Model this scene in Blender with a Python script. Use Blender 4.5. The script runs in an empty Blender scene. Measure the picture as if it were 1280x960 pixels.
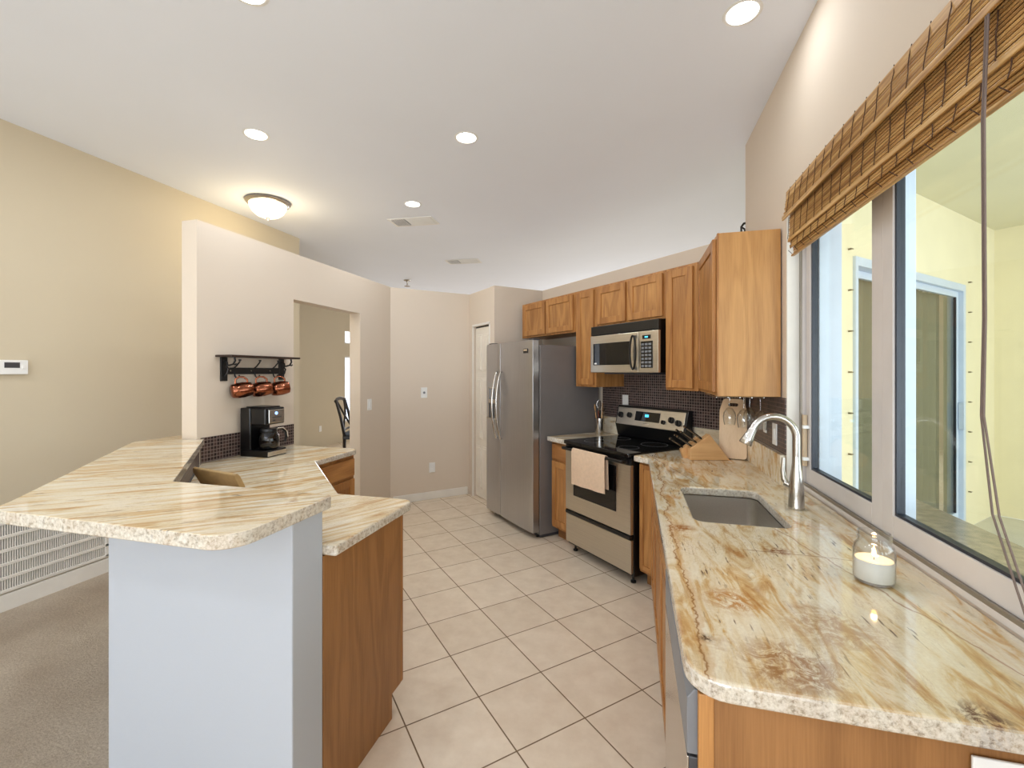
import bpy, bmesh, math, random
from mathutils import Vector, Matrix
from mathutils.geometry import tessellate_polygon
random.seed(7)
R = math.radians
C = bpy.context.scene.collection
SC = bpy.context.scene
# ------------------------------------------------------------------ camera
HC = 1.49
cd = bpy.data.cameras.new('camera'); cam = bpy.data.objects.new('camera', cd); C.objects.link(cam)
cam.location = (0, 0, HC); cam.rotation_euler = (R(90), 0, R(15))
cd.sensor_width = 36; cd.lens = 36 * 563 / 1280; cd.shift_y = -15 / 1280; cd.clip_start = .02
SC.camera = cam
# ------------------------------------------------------------------ view + world
SC.view_settings.view_transform = 'Standard'; SC.view_settings.look = 'None'
SC.view_settings.exposure = -0.02; SC.view_settings.gamma = 1; SC.view_settings.use_curve_mapping = False
SC.cycles.use_denoising = True
SC.cycles.max_bounces = 10; SC.cycles.diffuse_bounces = 6; SC.cycles.glossy_bounces = 5
SC.cycles.transparent_max_bounces = 16; SC.cycles.caustics_reflective = False; SC.cycles.caustics_refractive = False
SC.cycles.sample_clamp_indirect = 6
w = bpy.data.worlds.new('world'); SC.world = w; w.use_nodes = True
bg = w.node_tree.nodes['Background']; bg.inputs[0].default_value = (.86, .93, 1, 1); bg.inputs[1].default_value = 1.5


def area(name, loc, rot, sx, sy, power, col=(1, 1, 1), shape='RECTANGLE', spread=None):
    l = bpy.data.lights.new(name, 'AREA'); l.shape = shape; l.size = sx
    if shape in ('RECTANGLE', 'ELLIPSE'): l.size_y = sy
    l.energy = power; l.color = col
    if spread: l.spread = spread
    o = bpy.data.objects.new(name, l); C.objects.link(o); o.location = loc; o.rotation_euler = rot
    return o


# daylight through the big sliding doors at the back of the great room, the porch and the dining window, plus added fill lamps
area('daylight_great_room', (-1.6, -4.75, 1.35), (R(90), 0, 0), 4.4, 2.3, 12, (.76, .88, 1))
area('side_fill', (.72, -2.2, 1.3), (R(90), 0, R(90)), 3.4, 2.2, 50, (.84, .92, 1))  # unseen fill added behind the camera to light the pony wall end
area('ceiling_bounce_fill', (-1.6, -4.7, 1.0), (R(150), 0, 0), 4.4, 1.6, 230, (.82, .91, 1))  # upward fill added at the back opening to brighten the ceiling
area('daylight_porch_opening', (3.6, -2.4, 1.5), (R(90), 0, 0), 5.0, 2.8, 150, (.86, .93, 1))
area('daylight_porch_opening_ground', (3.6, -2.3, .8), (R(125), 0, 0), 5.0, 1.4, 70, (.9, .95, 1))
area('daylight_porch_side', (6.3, .2, 1.5), (R(90), 0, R(90)), 5.0, 2.8, 150, (.86, .93, 1))
area('daylight_dining_window', (-5.85, 9.0, 1.2), (R(90), 0, R(-90)), 1.0, 1.3, 45, (.95, .97, 1))
area('far_rooms_fill', (1.5, 10.3, 1.5), (R(-90), 0, 0), 6, 2.0, 165, (.88, .94, 1))  # unseen fill added past the kitchen to brighten the far ceiling

# ------------------------------------------------------------------ materials


def lin(c):
    return tuple(((v / 255) / 12.92 if v / 255 <= .04045 else ((v / 255 + .055) / 1.055) ** 2.4) for v in c) + (1,)


class NT:
    def __init__(s, name):
        s.m = bpy.data.materials.new(name); s.m.use_nodes = True; s.t = s.m.node_tree
        s.b = s.t.nodes['Principled BSDF']; s.o = s.t.nodes['Material Output']

    def n(s, typ, **kw):
        nd = s.t.nodes.new(typ)
        for k, v in kw.items():
            if k.startswith('i_'):
                k = k[2:]
                key = int(k) if k.isdigit() else k.replace('_', ' ')
                nd.inputs[key].default_value = v
            else: setattr(nd, k, v)
        return nd

    def l(s, a, b): s.t.links.new(a, b)

    def coord(s, rot=(0, 0, 0), scale=(1, 1, 1), loc=(0, 0, 0), rnd=False):
        tc = s.n('ShaderNodeTexCoord'); src = tc.outputs['Object']
        if rnd:
            oi = s.n('ShaderNodeObjectInfo'); mu = s.n('ShaderNodeMath', operation='MULTIPLY'); mu.inputs[1].default_value = 37
            s.l(oi.outputs['Random'], mu.inputs[0]); ad = s.n('ShaderNodeVectorMath', operation='ADD')
            s.l(src, ad.inputs[0]); s.l(mu.outputs[0], ad.inputs[1]); src = ad.outputs[0]
        if rot != (0, 0, 0):
            m0 = s.n('ShaderNodeMapping'); m0.inputs['Rotation'].default_value = rot; s.l(src, m0.inputs[0]); src = m0.outputs[0]
        mp = s.n('ShaderNodeMapping'); mp.inputs['Scale'].default_value = scale; mp.inputs['Location'].default_value = loc
        s.l(src, mp.inputs[0]); return mp.outputs[0]

    def noise(s, vec, scale, detail=4, rough=.55, dist=0):
        nd = s.n('ShaderNodeTexNoise'); nd.inputs['Scale'].default_value = scale; nd.inputs['Detail'].default_value = detail
        nd.inputs['Roughness'].default_value = rough; nd.inputs['Distortion'].default_value = dist; s.l(vec, nd.inputs['Vector']); return nd.outputs['Fac']

    def ramp(s, fac, stops, interp='LINEAR'):
        nd = s.n('ShaderNodeValToRGB'); cr = nd.color_ramp; cr.interpolation = interp
        while len(cr.elements) < len(stops): cr.elements.new(.5)
        for e, (p, c) in zip(cr.elements, stops):
            e.position = p; e.color = c if len(c) == 4 else tuple(c) + (1,)
        s.l(fac, nd.inputs[0]); return nd.outputs[0]

    def mix(s, fac, a, b, mode='MIX'):
        nd = s.n('ShaderNodeMix', data_type='RGBA', blend_type=mode)
        for sock, v in ((nd.inputs[0], fac), (nd.inputs[6], a), (nd.inputs[7], b)):
            if hasattr(v, 'links') or hasattr(v, 'is_linked'): s.l(v, sock)
            else: sock.default_value = v
        return nd.outputs[2]

    def math(s, op, a, b=None, c=None, clamp=False):
        nd = s.n('ShaderNodeMath', operation=op); nd.use_clamp = clamp
        for i, v in enumerate((a, b, c)):
            if v is None: continue
            if hasattr(v, 'is_linked'): s.l(v, nd.inputs[i])
            else: nd.inputs[i].default_value = v
        return nd.outputs[0]

    def bump(s, h, strength=.2, dist=.002):
        b = s.n('ShaderNodeBump'); b.inputs['Strength'].default_value = strength; b.inputs['Distance'].default_value = dist
        s.l(h, b.inputs['Height']); s.l(b.outputs[0], s.b.inputs['Normal'])

    def col(s, c):
        if hasattr(c, 'is_linked'): s.l(c, s.b.inputs['Base Color'])
        else: s.b.inputs['Base Color'].default_value = c

    def p(s, **kw):
        for k, v in kw.items(): s.b.inputs[k.replace('_', ' ')].default_value = v


def plain(name, rgb, rough=.5, metal=0, var=.04, nscale=6, bump=0, bscale=80, **kw):
    t = NT(name); c = lin(rgb); v = t.coord(rnd=True)
    f = t.noise(v, nscale, 3)
    t.col(t.ramp(f, [(.3, tuple(x * (1 - var) for x in c[:3])), (.7, tuple(min(1, x * (1 + var)) for x in c[:3]))]))
    t.p(Roughness=rough, Metallic=metal, **kw)
    if bump: t.bump(t.noise(v, bscale, 3), bump, .002)
    return t.m


def paint(name, rgb, bump=.12): return plain(name, rgb, .75, 0, .012, 1.2, bump, 160)


def oak(name, dark, light, axis='z', rough=.42):
    t = NT(name)
    sc = {'z': (5, 5, .8), 'x': (.8, 5, 5), 'y': (5, .8, 5)}[axis]
    sf = {'z': (240, 240, 7), 'x': (7, 240, 240), 'y': (240, 7, 240)}[axis]
    v = t.coord(rnd=True, scale=sc); vf = t.coord(rnd=True, scale=sf)
    n1 = t.noise(v, 1.0, 2, .5, .6)
    rings = t.math('SINE', t.math('MULTIPLY', n1, 38))
    rings = t.math('MULTIPLY_ADD', rings, .5, .5)
    n2 = t.noise(vf, 1.0, 3, .6)
    f = t.math('ADD', t.math('ADD', t.math('MULTIPLY', rings, .20), t.math('MULTIPLY', n1, .25)), t.math('MULTIPLY', n2, .55))
    d, l_ = lin(dark), lin(light)
    mid = tuple((a + b) / 2 for a, b in zip(d, l_))
    t.col(t.ramp(f, [(.25, d), (.5, mid), (.78, l_)]))
    t.p(Roughness=rough, Specular_IOR_Level=.45)
    t.bump(n2, .06, .001)
    return t.m


def granite(name, ang, right=False, seed=0.0, edge=.7):
    t = NT(name)
    loc = (seed, seed * .7, 0)
    w_ = t.coord(loc=loc)
    st = t.coord(rot=(0, 0, R(-ang)), scale=(2.6, 11, 6) if right else (1.5, 13, 6), loc=loc)      # long along direction ang
    sf = t.coord(rot=(0, 0, R(-ang)), scale=(14, 95, 60), loc=loc)
    big = t.noise(w_, 2.6, 3, .6, .6)
    s1 = t.noise(st, 1.5, 5, .62, 1.2)
    cream, pale, ochre, rust, dark = (lin((222, 208, 180)), lin((232, 225, 208)), lin((204, 170, 118)), lin((160, 112, 68)), lin((82, 58, 46)))
    base = t.ramp(s1, [(.38, pale), (.50, cream), (.58, ochre), (.70, lin((172, 124, 74)))])
    base = t.mix(t.ramp(big, [(.38, (0, 0, 0)), (.62, (1, 1, 1))]), base, t.ramp(s1, [(.3, pale), (.5, cream), (.6, lin((206, 182, 142))), (.72, lin((176, 132, 84)))]))
    # rust patches
    pn = t.noise(w_, 4.2, 6, .68, 1.0)
    base = t.mix(t.math('MULTIPLY', t.ramp(pn, [(.60, (0, 0, 0)), (.72, (1, 1, 1))]), .55), base, rust)
    # streak veins
    s2 = t.noise(st, 2.6, 6, .7, 1.6)
    vein = t.ramp(t.math('ABSOLUTE', t.math('SUBTRACT', s2, .5)), [(.0, (1, 1, 1)), (.018, (0, 0, 0))])
    base = t.mix(t.math('MULTIPLY', vein, t.ramp(big, [(.45, (.05, .05, .05)), (.65, (.6, .6, .6))])), base, lin((150, 98, 60)))
    # flecks along the grain
    fl = t.noise(sf, 1.0, 2, .5)
    gate = t.ramp(t.noise(w_, 5.5, 3), [(.46, (0, 0, 0)), (.62, (1, 1, 1))])
    base = t.mix(t.math('MULTIPLY', t.ramp(fl, [(.61, (0, 0, 0)), (.68, (1, 1, 1))]), t.math('MULTIPLY', gate, .85)), base, dark)
    # fine grain
    fg = t.noise(w_, 140, 3, .7)
    base = t.mix(.22, base, t.ramp(fg, [(.3, lin((186, 160, 120))), (.7, lin((255, 250, 236)))]), 'MULTIPLY')
    if right:
        sp = t.n('ShaderNodeSeparateXYZ'); tc = t.n('ShaderNodeTexCoord'); t.l(tc.outputs['Object'], sp.inputs[0])
        X, Y = sp.outputs[0], sp.outputs[1]
        wob = t.math('MULTIPLY', t.math('SUBTRACT', t.noise(t.coord(scale=(1, 1, 1)), 7, 4, .6), .5), .09)
        fin = t.math('MULTIPLY', t.math('SUBTRACT', t.noise(t.coord(), 40, 3, .6), .5), .02)
        xv = t.math('ADD', t.math('ADD', X, wob), fin)

        def line(val, at, wd): return t.ramp(t.math('ABSOLUTE', t.math('SUBTRACT', val, at)), [(0, (1, 1, 1)), (wd * .5, (1, 1, 1)), (wd, (0, 0, 0))])
        base = t.mix(t.math('MULTIPLY', line(xv, .142, .0032), .95), base, lin((104, 62, 32)))
        base = t.mix(t.math('MULTIPLY', line(xv, .148, .014), .4), base, lin((186, 140, 84)))
        yv = t.math('ADD', Y, t.math('MULTIPLY', wob, .35))
        xm = t.ramp(X, [(.33, (0, 0, 0)), (.36, (1, 1, 1)), (.64, (1, 1, 1)), (.66, (0, 0, 0))])
        base = t.mix(t.math('MULTIPLY', line(yv, 1.60, .0035), t.math('MULTIPLY', xm, .85)), base, lin((120, 80, 50)))
        dv = t.math('ADD', t.math('ADD', X, t.math('MULTIPLY', Y, .28)), t.math('MULTIPLY', wob, .6))
        base = t.mix(t.math('MULTIPLY', line(dv, 1.02, .004), .8), base, lin((140, 90, 50)))
        nb = t.noise(t.coord(), 26, 5, .75, 1.5)
        nbm = t.ramp(nb, [(.42, (0, 0, 0)), (.56, (1, 1, 1))])
        for (bx, by, br, bc, k) in ((.242, 1.241, .085, (176, 122, 62), .9), (.172, 1.77, .06, (150, 98, 50), .95), (.30, .99, .12, (146, 100, 58), .85),
                                    (.43, 1.16, .13, (160, 116, 74), .6), (.565, .925, .05, (88, 48, 34), 1.0), (.45, 1.62, .05, (132, 82, 46), .9),
                                    (.155, 1.05, .02, (60, 40, 30), .9), (.6, 1.9, .12, (196, 140, 84), .5), (.3, 2.8, .2, (190, 140, 84), .6), (.18, 2.2, .05, (185, 120, 60), .8)):
            dx = t.math('SUBTRACT', X, bx); dy = t.math('SUBTRACT', Y, by)
            d = t.math('SQRT', t.math('ADD', t.math('MULTIPLY', dx, dx), t.math('MULTIPLY', dy, dy)))
            m = t.ramp(t.math('DIVIDE', d, br), [(.35, (1, 1, 1)), (1, (0, 0, 0))])
            base = t.mix(t.math('MULTIPLY', t.math('MULTIPLY', m, nbm), k), base, lin(bc))
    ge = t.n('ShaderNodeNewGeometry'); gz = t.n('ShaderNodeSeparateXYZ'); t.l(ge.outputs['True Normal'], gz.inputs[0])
    side = t.ramp(t.math('ABSOLUTE', gz.outputs[2]), [(.35, (1, 1, 1)), (.9, (0, 0, 0))])     # vertical faces blend to a paler grey speckle
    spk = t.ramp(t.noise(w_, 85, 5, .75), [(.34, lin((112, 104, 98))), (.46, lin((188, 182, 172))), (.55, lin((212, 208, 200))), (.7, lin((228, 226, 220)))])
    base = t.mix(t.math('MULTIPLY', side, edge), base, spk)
    t.col(base)
    t.p(Roughness=.07, Specular_IOR_Level=.6)
    return t.m


def mosaic(name):
    t = NT(name); tc = t.n('ShaderNodeTexCoord'); sp = t.n('ShaderNodeSeparateXYZ'); cb = t.n('ShaderNodeCombineXYZ')
    t.l(tc.outputs['Object'], sp.inputs[0]); t.l(sp.outputs[0], cb.inputs[0]); t.l(sp.outputs[2], cb.inputs[1])
    br = t.n('ShaderNodeTexBrick', offset=0.0, squash=1.0); t.l(cb.outputs[0], br.inputs['Vector'])
    for k, v in dict(Scale=1.0).items(): br.inputs[k].default_value = v
    br.inputs['Brick Width'].default_value = .0225; br.inputs['Row Height'].default_value = .0225
    br.inputs['Mortar Size'].default_value = .0018; br.inputs['Mortar Smooth'].default_value = .1; br.inputs['Bias'].default_value = -.25
    br.inputs['Color1'].default_value = lin((38, 26, 26)); br.inputs['Color2'].default_value = lin((88, 66, 62)); br.inputs['Mortar'].default_value = lin((146, 130, 122))
    t.col(br.outputs['Color'])
    t.l(t.ramp(br.outputs['Fac'], [(0, (.3, .3, .3)), (1, (.8, .8, .8))]), t.b.inputs['Roughness'])
    t.p(Specular_IOR_Level=.3)
    t.bump(t.math('SUBTRACT', 1, br.outputs['Fac']), .4, .002)
    return t.m


def floortile():
    t = NT('cream_floor_tile')
    v = t.coord(rot=(0, 0, R(45)), loc=(1.866, -1.242, 0))
    br = t.n('ShaderNodeTexBrick', offset=0.0, squash=1.0); t.l(v, br.inputs['Vector']); br.inputs['Scale'].default_value = 1
    br.inputs['Brick Width'].default_value = .343; br.inputs['Row Height'].default_value = .341; br.inputs['Mortar Size'].default_value = .0033
    br.inputs['Mortar Smooth'].default_value = .2; br.inputs['Bias'].default_value = 0
    br.inputs['Color1'].default_value = lin((226, 211, 190)); br.inputs['Color2'].default_value = lin((232, 218, 198)); br.inputs['Mortar'].default_value = lin((120, 98, 72))
    mott = t.noise(t.coord(), 9, 5, .65)
    t.col(t.mix(.35, br.outputs['Color'], t.ramp(mott, [(.3, lin((214, 196, 176))), (.7, lin((255, 252, 246)))]), 'MULTIPLY'))
    t.l(t.ramp(br.outputs['Fac'], [(0, (.22, .22, .22)), (1, (.8, .8, .8))]), t.b.inputs['Roughness'])
    t.bump(t.math('SUBTRACT', 1, br.outputs['Fac']), .35, .003)
    return t.m


def carpet_mat():
    t = NT('beige_carpet'); v = t.coord()
    n = t.noise(v, 90, 6, .8); n2 = t.noise(v, 2.2, 3)
    c = t.ramp(n, [(.3, lin((196, 178, 156))), (.7, lin((246, 234, 218)))])
    t.col(t.mix(.5, c, t.ramp(n2, [(.35, lin((206, 192, 176))), (.65, lin((255, 252, 246)))]), 'MULTIPLY'))
    t.p(Roughness=.95, Specular_IOR_Level=.1); t.bump(n, 1.0, .02)
    return t.m


def steel(name, rgb, rough=.28, axis='z', metal=1.0):
    t = NT(name); s_ = {'z': (300, 300, 3), 'x': (3, 300, 300), 'y': (300, 3, 300)}[axis]
    n = t.noise(t.coord(scale=s_), 1, 2); c = lin(rgb)
    t.col(t.ramp(n, [(.3, tuple(x * .93 for x in c[:3])), (.7, tuple(min(1, x * 1.05) for x in c[:3]))]))
    t.p(Roughness=rough, Metallic=metal); t.bump(n, .04, .0005)
    return t.m


def glass(name, tint=(.96, .98, .97), refl=1.0, rough=0.0):
    t = NT(name); t.t.nodes.remove(t.b)
    tr = t.n('ShaderNodeBsdfTransparent'); tr.inputs[0].default_value = tint + (1,)
    gl = t.n('ShaderNodeBsdfGlossy'); gl.inputs['Roughness'].default_value = rough
    lw = t.n('ShaderNodeLayerWeight'); lw.inputs[0].default_value = .5
    frs = t.math('MULTIPLY_ADD', t.math('POWER', lw.outputs['Facing'], 4.5), .9, .04)
    mx = t.n('ShaderNodeMixShader'); t.l(t.math('MULTIPLY', frs, refl, clamp=True), mx.inputs[0]); t.l(tr.outputs[0], mx.inputs[1]); t.l(gl.outputs[0], mx.inputs[2])
    t.l(mx.outputs[0], t.o.inputs[0]); return t.m


def emit(name, rgb, strength):
    t = NT(name); t.b.inputs['Base Color'].default_value = lin(rgb); t.b.inputs['Emission Color'].default_value = lin(rgb); t.b.inputs['Emission Strength'].default_value = strength
    return t.m


def bamboo():
    t = NT('bamboo_slats'); v = t.coord(scale=(60, 1.3, 60)); v2 = t.coord(scale=(300, 9, 120))
    n = t.noise(v, 1.0, 3, .6); n2 = t.noise(v2, 1, 3, .6)
    f = t.math('ADD', t.math('MULTIPLY', n, .65), t.math('MULTIPLY', n2, .35))
    t.col(t.ramp(f, [(.30, lin((92, 58, 28))), (.44, lin((166, 122, 68))), (.58, lin((204, 164, 104))), (.75, lin((222, 188, 134)))]))
    t.p(Roughness=.45); t.bump(n2, .2, .001)
    return t.m


M = dict(
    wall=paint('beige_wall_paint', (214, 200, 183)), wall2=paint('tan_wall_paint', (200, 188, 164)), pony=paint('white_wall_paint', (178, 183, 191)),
    ceiling=paint('ceiling_paint', (232, 237, 247)), trim=plain('white_trim_paint', (228, 224, 216), .4), doorp=plain('white_door_paint', (226, 218, 204), .45),
    yellow=plain('yellow_stucco', (224, 216, 184), .85, 0, .03, 3, .4, 60), yceil=plain('cream_lanai_ceiling', (214, 210, 186), .85, 0, .03, 2, .3, 50),
    conc=plain('pale_concrete', (206, 204, 196), .8, 0, .05, 5, .3, 60),
    tile=floortile(), carpet=carpet_mat(), mosaic=mosaic('brown_glass_mosaic'),
    oak=oak('honey_oak', (138, 86, 42), (196, 142, 82)), oakx=oak('honey_oak_rail', (138, 86, 42), (196, 142, 82), 'x'),
    oakp=oak('honey_oak_panel', (132, 82, 40), (200, 147, 86)), oakside=oak('oak_side_panel', (164, 117, 66), (198, 149, 92)),
    oakshade=oak('shaded_oak_end_panel', (128, 86, 46), (166, 118, 70)), oakdark=oak('oak_toe_kick', (120, 78, 40), (150, 104, 58), 'x'),  # darker oak for end panels: their shade is put into the colour
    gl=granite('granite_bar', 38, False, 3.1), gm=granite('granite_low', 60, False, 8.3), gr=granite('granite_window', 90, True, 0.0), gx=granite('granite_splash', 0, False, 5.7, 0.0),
    ss=steel('stainless_steel', (206, 200, 190), .24), ssx=steel('stainless_brushed_sideways', (208, 202, 190), .32, 'x'), fss=steel('fridge_stainless', (192, 192, 195), .3),
    sink=steel('sink_steel', (214, 209, 202), .33, 'y'), nickel=steel('brushed_nickel', (190, 186, 180), .22, 'z'), dwss=steel('dishwasher_steel', (200, 196, 190), .12),
    fside=plain('fridge_side_grey', (124, 119, 117), .45, .3), black=plain('black_plastic', (9, 9, 10), .3), blackg=plain('black_glass', (8, 8, 9), .04, 0, .0),
    dark=plain('dark_interior', (40, 34, 28), .5), grey=plain('grey_plastic', (120, 122, 126), .4), dgrey=plain('dark_grey_plastic', (66, 66, 70), .35),
    white=plain('white_plastic', (232, 232, 230), .35), vinyl=plain('white_vinyl_frame', (210, 205, 202), .4), blvinyl=plain('outer_white_frame', (190, 204, 222), .4), gasket=plain('navy_gasket', (26, 34, 48), .4), alu=plain('brushed_aluminium_track', (150, 142, 130), .35, .6),
    iron=plain('black_iron', (20, 18, 18), .5), copper=plain('hammered_copper', (150, 92, 68), .18, 1, .15, 30, .35, 120), wbrown=plain('dark_brown_wood', (46, 30, 22), .35),
    chairb=plain('espresso_wood', (30, 24, 22), .35), cushion=plain('grey_cushion', (92, 100, 112), .7), bamboo=bamboo(), thread_shade=plain('brown_thread_and_shade', (70, 44, 26), .8), cord=plain('taupe_cord', (112, 96, 88), .7),
    glass=glass('window_glass', (.96, .98, .97), .55), jar=glass('clear_jar_glass', (.95, .96, .965), 1.5, .02), wine=glass('wine_glass', (.98, .985, .98), 1.6, .02), carafe=glass('smoked_carafe', (.35, .33, .33), 1.6, .02),
    wax=plain('white_wax', (236, 232, 222), .5), flame=emit('candle_flame', (255, 190, 90), 14), lens=emit('lamp_lens', (255, 252, 244), 9), dome=emit('dome_glass', (255, 236, 196), 3.2),
    blue=emit('blue_display', (70, 180, 230), 2.0), bdot=emit('blue_led', (150, 190, 255), 1.5), towel=plain('beige_towel', (214, 186, 158), .95, 0, .06, 40, .8, 260), block=oak('knife_block_wood', (196, 148, 96), (222, 178, 124), 'x'),
    board=oak('cutting_board_maple', (212, 176, 134), (230, 200, 160)), wood=plain('pale_wooden_utensil', (196, 150, 100), .6), brownp=plain('brown_utensil', (96, 44, 30), .4), tan=plain('olive_tan_padding', (168, 138, 92), .6, 0, .1, 30, .5, 90),
    ledge=plain('grey_brown_granite', (150, 140, 122), .12, 0, .25, 28),
    curtain=plain('olive_drape', (112, 106, 86), .9), blindw=plain('white_blind_slat', (240, 244, 250), .5), day=emit('daylit_window_pane', (236, 244, 255), 1.6), bolt=plain('steel_bolt', (120, 110, 90), .4, .6), beige=plain('beige_tag', (200, 178, 148), .5))

# ------------------------------------------------------------------ mesh helper


class MB:
    def __init__(s): s.bm = bmesh.new()

    def _new(s, n0, mtx):
        if mtx is not None:
            s.bm.verts.ensure_lookup_table()
            bmesh.ops.transform(s.bm, matrix=mtx, verts=s.bm.verts[n0:])
        return s

    def box(s, x0, x1, y0, y1, z0, z1, mtx=None):
        n0 = len(s.bm.verts)
        v = [s.bm.verts.new(p) for p in ((x0, y0, z0), (x1, y0, z0), (x1, y1, z0), (x0, y1, z0), (x0, y0, z1), (x1, y0, z1), (x1, y1, z1), (x0, y1, z1))]
        for f in ((3, 2, 1, 0), (4, 5, 6, 7), (0, 1, 5, 4), (1, 2, 6, 5), (2, 3, 7, 6), (3, 0, 4, 7)): s.bm.faces.new([v[i] for i in f])
        return s._new(n0, mtx)

    def prism(s, pts, z0, z1, mtx=None, holes=()):
        n0 = len(s.bm.verts)

        def area2(p): return sum(p[i][0] * p[(i + 1) % len(p)][1] - p[(i + 1) % len(p)][0] * p[i][1] for i in range(len(p)))
        pts = list(pts) if area2(pts) > 0 else list(pts)[::-1]
        loops = [pts] + [list(h) if area2(h) < 0 else list(h)[::-1] for h in holes]
        lo = [[s.bm.verts.new((x, y, z0)) for x, y in L] for L in loops]; hi = [[s.bm.verts.new((x, y, z1)) for x, y in L] for L in loops]
        for a, b in zip(lo, hi):
            for i in range(len(a)):
                j = (i + 1) % len(a); s.bm.faces.new((a[i], a[j], b[j], b[i]))
        if not holes:
            s.bm.faces.new(hi[0]); s.bm.faces.new(lo[0][::-1])
        else:
            tr = tessellate_polygon([[Vector((x, y, 0)) for x, y in L] for L in loops])
            fl = [v for L in lo for v in L]; fh = [v for L in hi for v in L]
            for (a, b, c) in tr:
                pa, pb, pc = fl[a].co, fl[b].co, fl[c].co
                cr = (pb.x - pa.x) * (pc.y - pa.y) - (pb.y - pa.y) * (pc.x - pa.x)
                if abs(cr) < 1e-12: continue
                if cr < 0: b, c = c, b
                s.bm.faces.new((fh[a], fh[b], fh[c])); s.bm.faces.new((fl[a], fl[c], fl[b]))
        return s._new(n0, mtx)

    def tube(s, pts, r, n=10, cap=True, mtx=None, flat=1.0):
        n0 = len(s.bm.verts); P = [Vector(p) for p in pts]; rr = r if isinstance(r, (list, tuple)) else [r] * len(P)
        t0 = (P[1] - P[0]).normalized(); up = Vector((0, 0, 1)) if abs(t0.z) < .9 else Vector((1, 0, 0))
        nrm = t0.cross(up).normalized(); rings = []
        for i, p in enumerate(P):
            t = ((P[min(i + 1, len(P) - 1)] - P[i]).normalized() + (P[i] - P[max(i - 1, 0)]).normalized()).normalized()
            nrm = (nrm - t * nrm.dot(t)).normalized(); bn = t.cross(nrm)
            rings.append([s.bm.verts.new(p + (nrm * math.cos(2 * math.pi * k / n) + bn * math.sin(2 * math.pi * k / n) * flat) * rr[i]) for k in range(n)])
        for a, b in zip(rings, rings[1:]):
            for k in range(n): s.bm.faces.new((a[k], a[(k + 1) % n], b[(k + 1) % n], b[k]))
        if cap: s.bm.faces.new(rings[0][::-1]); s.bm.faces.new(rings[-1])
        return s._new(n0, mtx)

    def lathe(s, prof, n=24, c=(0, 0, 0), mtx=None):
        n0 = len(s.bm.verts); rings = []
        for r, z in prof:
            if r < 1e-6: rings.append([s.bm.verts.new((c[0], c[1], c[2] + z))])
            else: rings.append([s.bm.verts.new((c[0] + r * math.cos(2 * math.pi * k / n), c[1] + r * math.sin(2 * math.pi * k / n), c[2] + z)) for k in range(n)])
        for a, b in zip(rings, rings[1:]):
            for k in range(n):
                j = (k + 1) % n
                if len(a) == 1 and len(b) == 1: continue
                if len(a) == 1: s.bm.faces.new((a[0], b[j], b[k]))
                elif len(b) == 1: s.bm.faces.new((a[k], a[j], b[0]))
                else: s.bm.faces.new((a[k], a[j], b[j], b[k]))
        return s._new(n0, mtx)

    def build(s, name, mat, parent=None, bevel=0, seg=2, smooth=False, loc=None):
        bmesh.ops.recalc_face_normals(s.bm, faces=s.bm.faces)
        me = bpy.data.meshes.new(name); s.bm.to_mesh(me); s.bm.free()
        o = bpy.data.objects.new(name, me); C.objects.link(o); me.materials.append(mat)
        if parent: o.parent = parent
        if loc: o.location = loc
        if bevel:
            md = o.modifiers.new('b', 'BEVEL'); md.width = bevel; md.segments = seg; md.limit_method = 'ANGLE'; md.angle_limit = R(50)
        if smooth or (bevel and seg > 2):
            for p in me.polygons: p.use_smooth = True
            me.set_sharp_from_angle(angle=R(44))
            if bevel:
                md.harden_normals = True
        return o


def tag(o, label, cat, group=None, kind=None):
    if label: o['label'] = label
    if cat: o['category'] = cat
    if group: o['group'] = group
    if kind: o['kind'] = kind
    return o


def thing(name, label, cat, loc=(0, 0, 0), rotz=0, group=None):
    o = bpy.data.objects.new(name, None); C.objects.link(o); o.location = loc; o.rotation_euler = (0, 0, R(rotz)); o.empty_display_size = .1
    return tag(o, label, cat, group)


def struct(o): o['kind'] = 'structure'; return o


def dup(root, loc, label=None, rotz=None, group=None):
    r = root.copy(); C.objects.link(r); r.location = loc
    if rotz is not None: r.rotation_euler = (0, 0, R(rotz))
    if label: r['label'] = label
    if group: r['group'] = group
    for ch in list(root.children):
        c = ch.copy(); C.objects.link(c); c.parent = r
        for g in list(ch.children):
            d = g.copy(); C.objects.link(d); d.parent = c
    return r


def rnd_rect(x0, x1, y0, y1, r, n=5):
    out = []
    for cx, cy, a0 in ((x1 - r, y1 - r, 0), (x0 + r, y1 - r, 90), (x0 + r, y0 + r, 180), (x1 - r, y0 + r, 270)):
        for k in range(n + 1):
            a = R(a0 + 90 * k / n); out.append((cx + r * math.cos(a), cy + r * math.sin(a)))
    return out


def rounded(pts, rad, n=6):
    out = []; N = len(pts)
    for i, p in enumerate(pts):
        r = rad[i] if isinstance(rad, (list, tuple)) else rad
        if r <= 0: out.append(p); continue
        P = Vector(p); A = Vector(pts[i - 1]) - P; B = Vector(pts[(i + 1) % N]) - P
        a, b = A.normalized(), B.normalized(); th = a.angle(b) / 2; d = r / math.tan(th)
        c = P + (a + b).normalized() * (r / math.sin(th)); s0 = P + a * d; s1 = P + b * d
        v0, v1 = s0 - c, s1 - c; ang = v0.angle(v1); sg = 1 if v0.x * v1.y - v0.y * v1.x > 0 else -1
        for k in range(n + 1):
            t = sg * ang * k / n; out.append((c.x + v0.x * math.cos(t) - v0.y * math.sin(t), c.y + v0.x * math.sin(t) + v0.y * math.cos(t)))
    return out


q = math.sqrt(.5)
P4 = (-1.02, 5.18)
def RW(a, off): return (P4[0] + a * q - off * q, P4[1] - a * q - off * q)   # range wall: along, out from the wall


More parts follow.
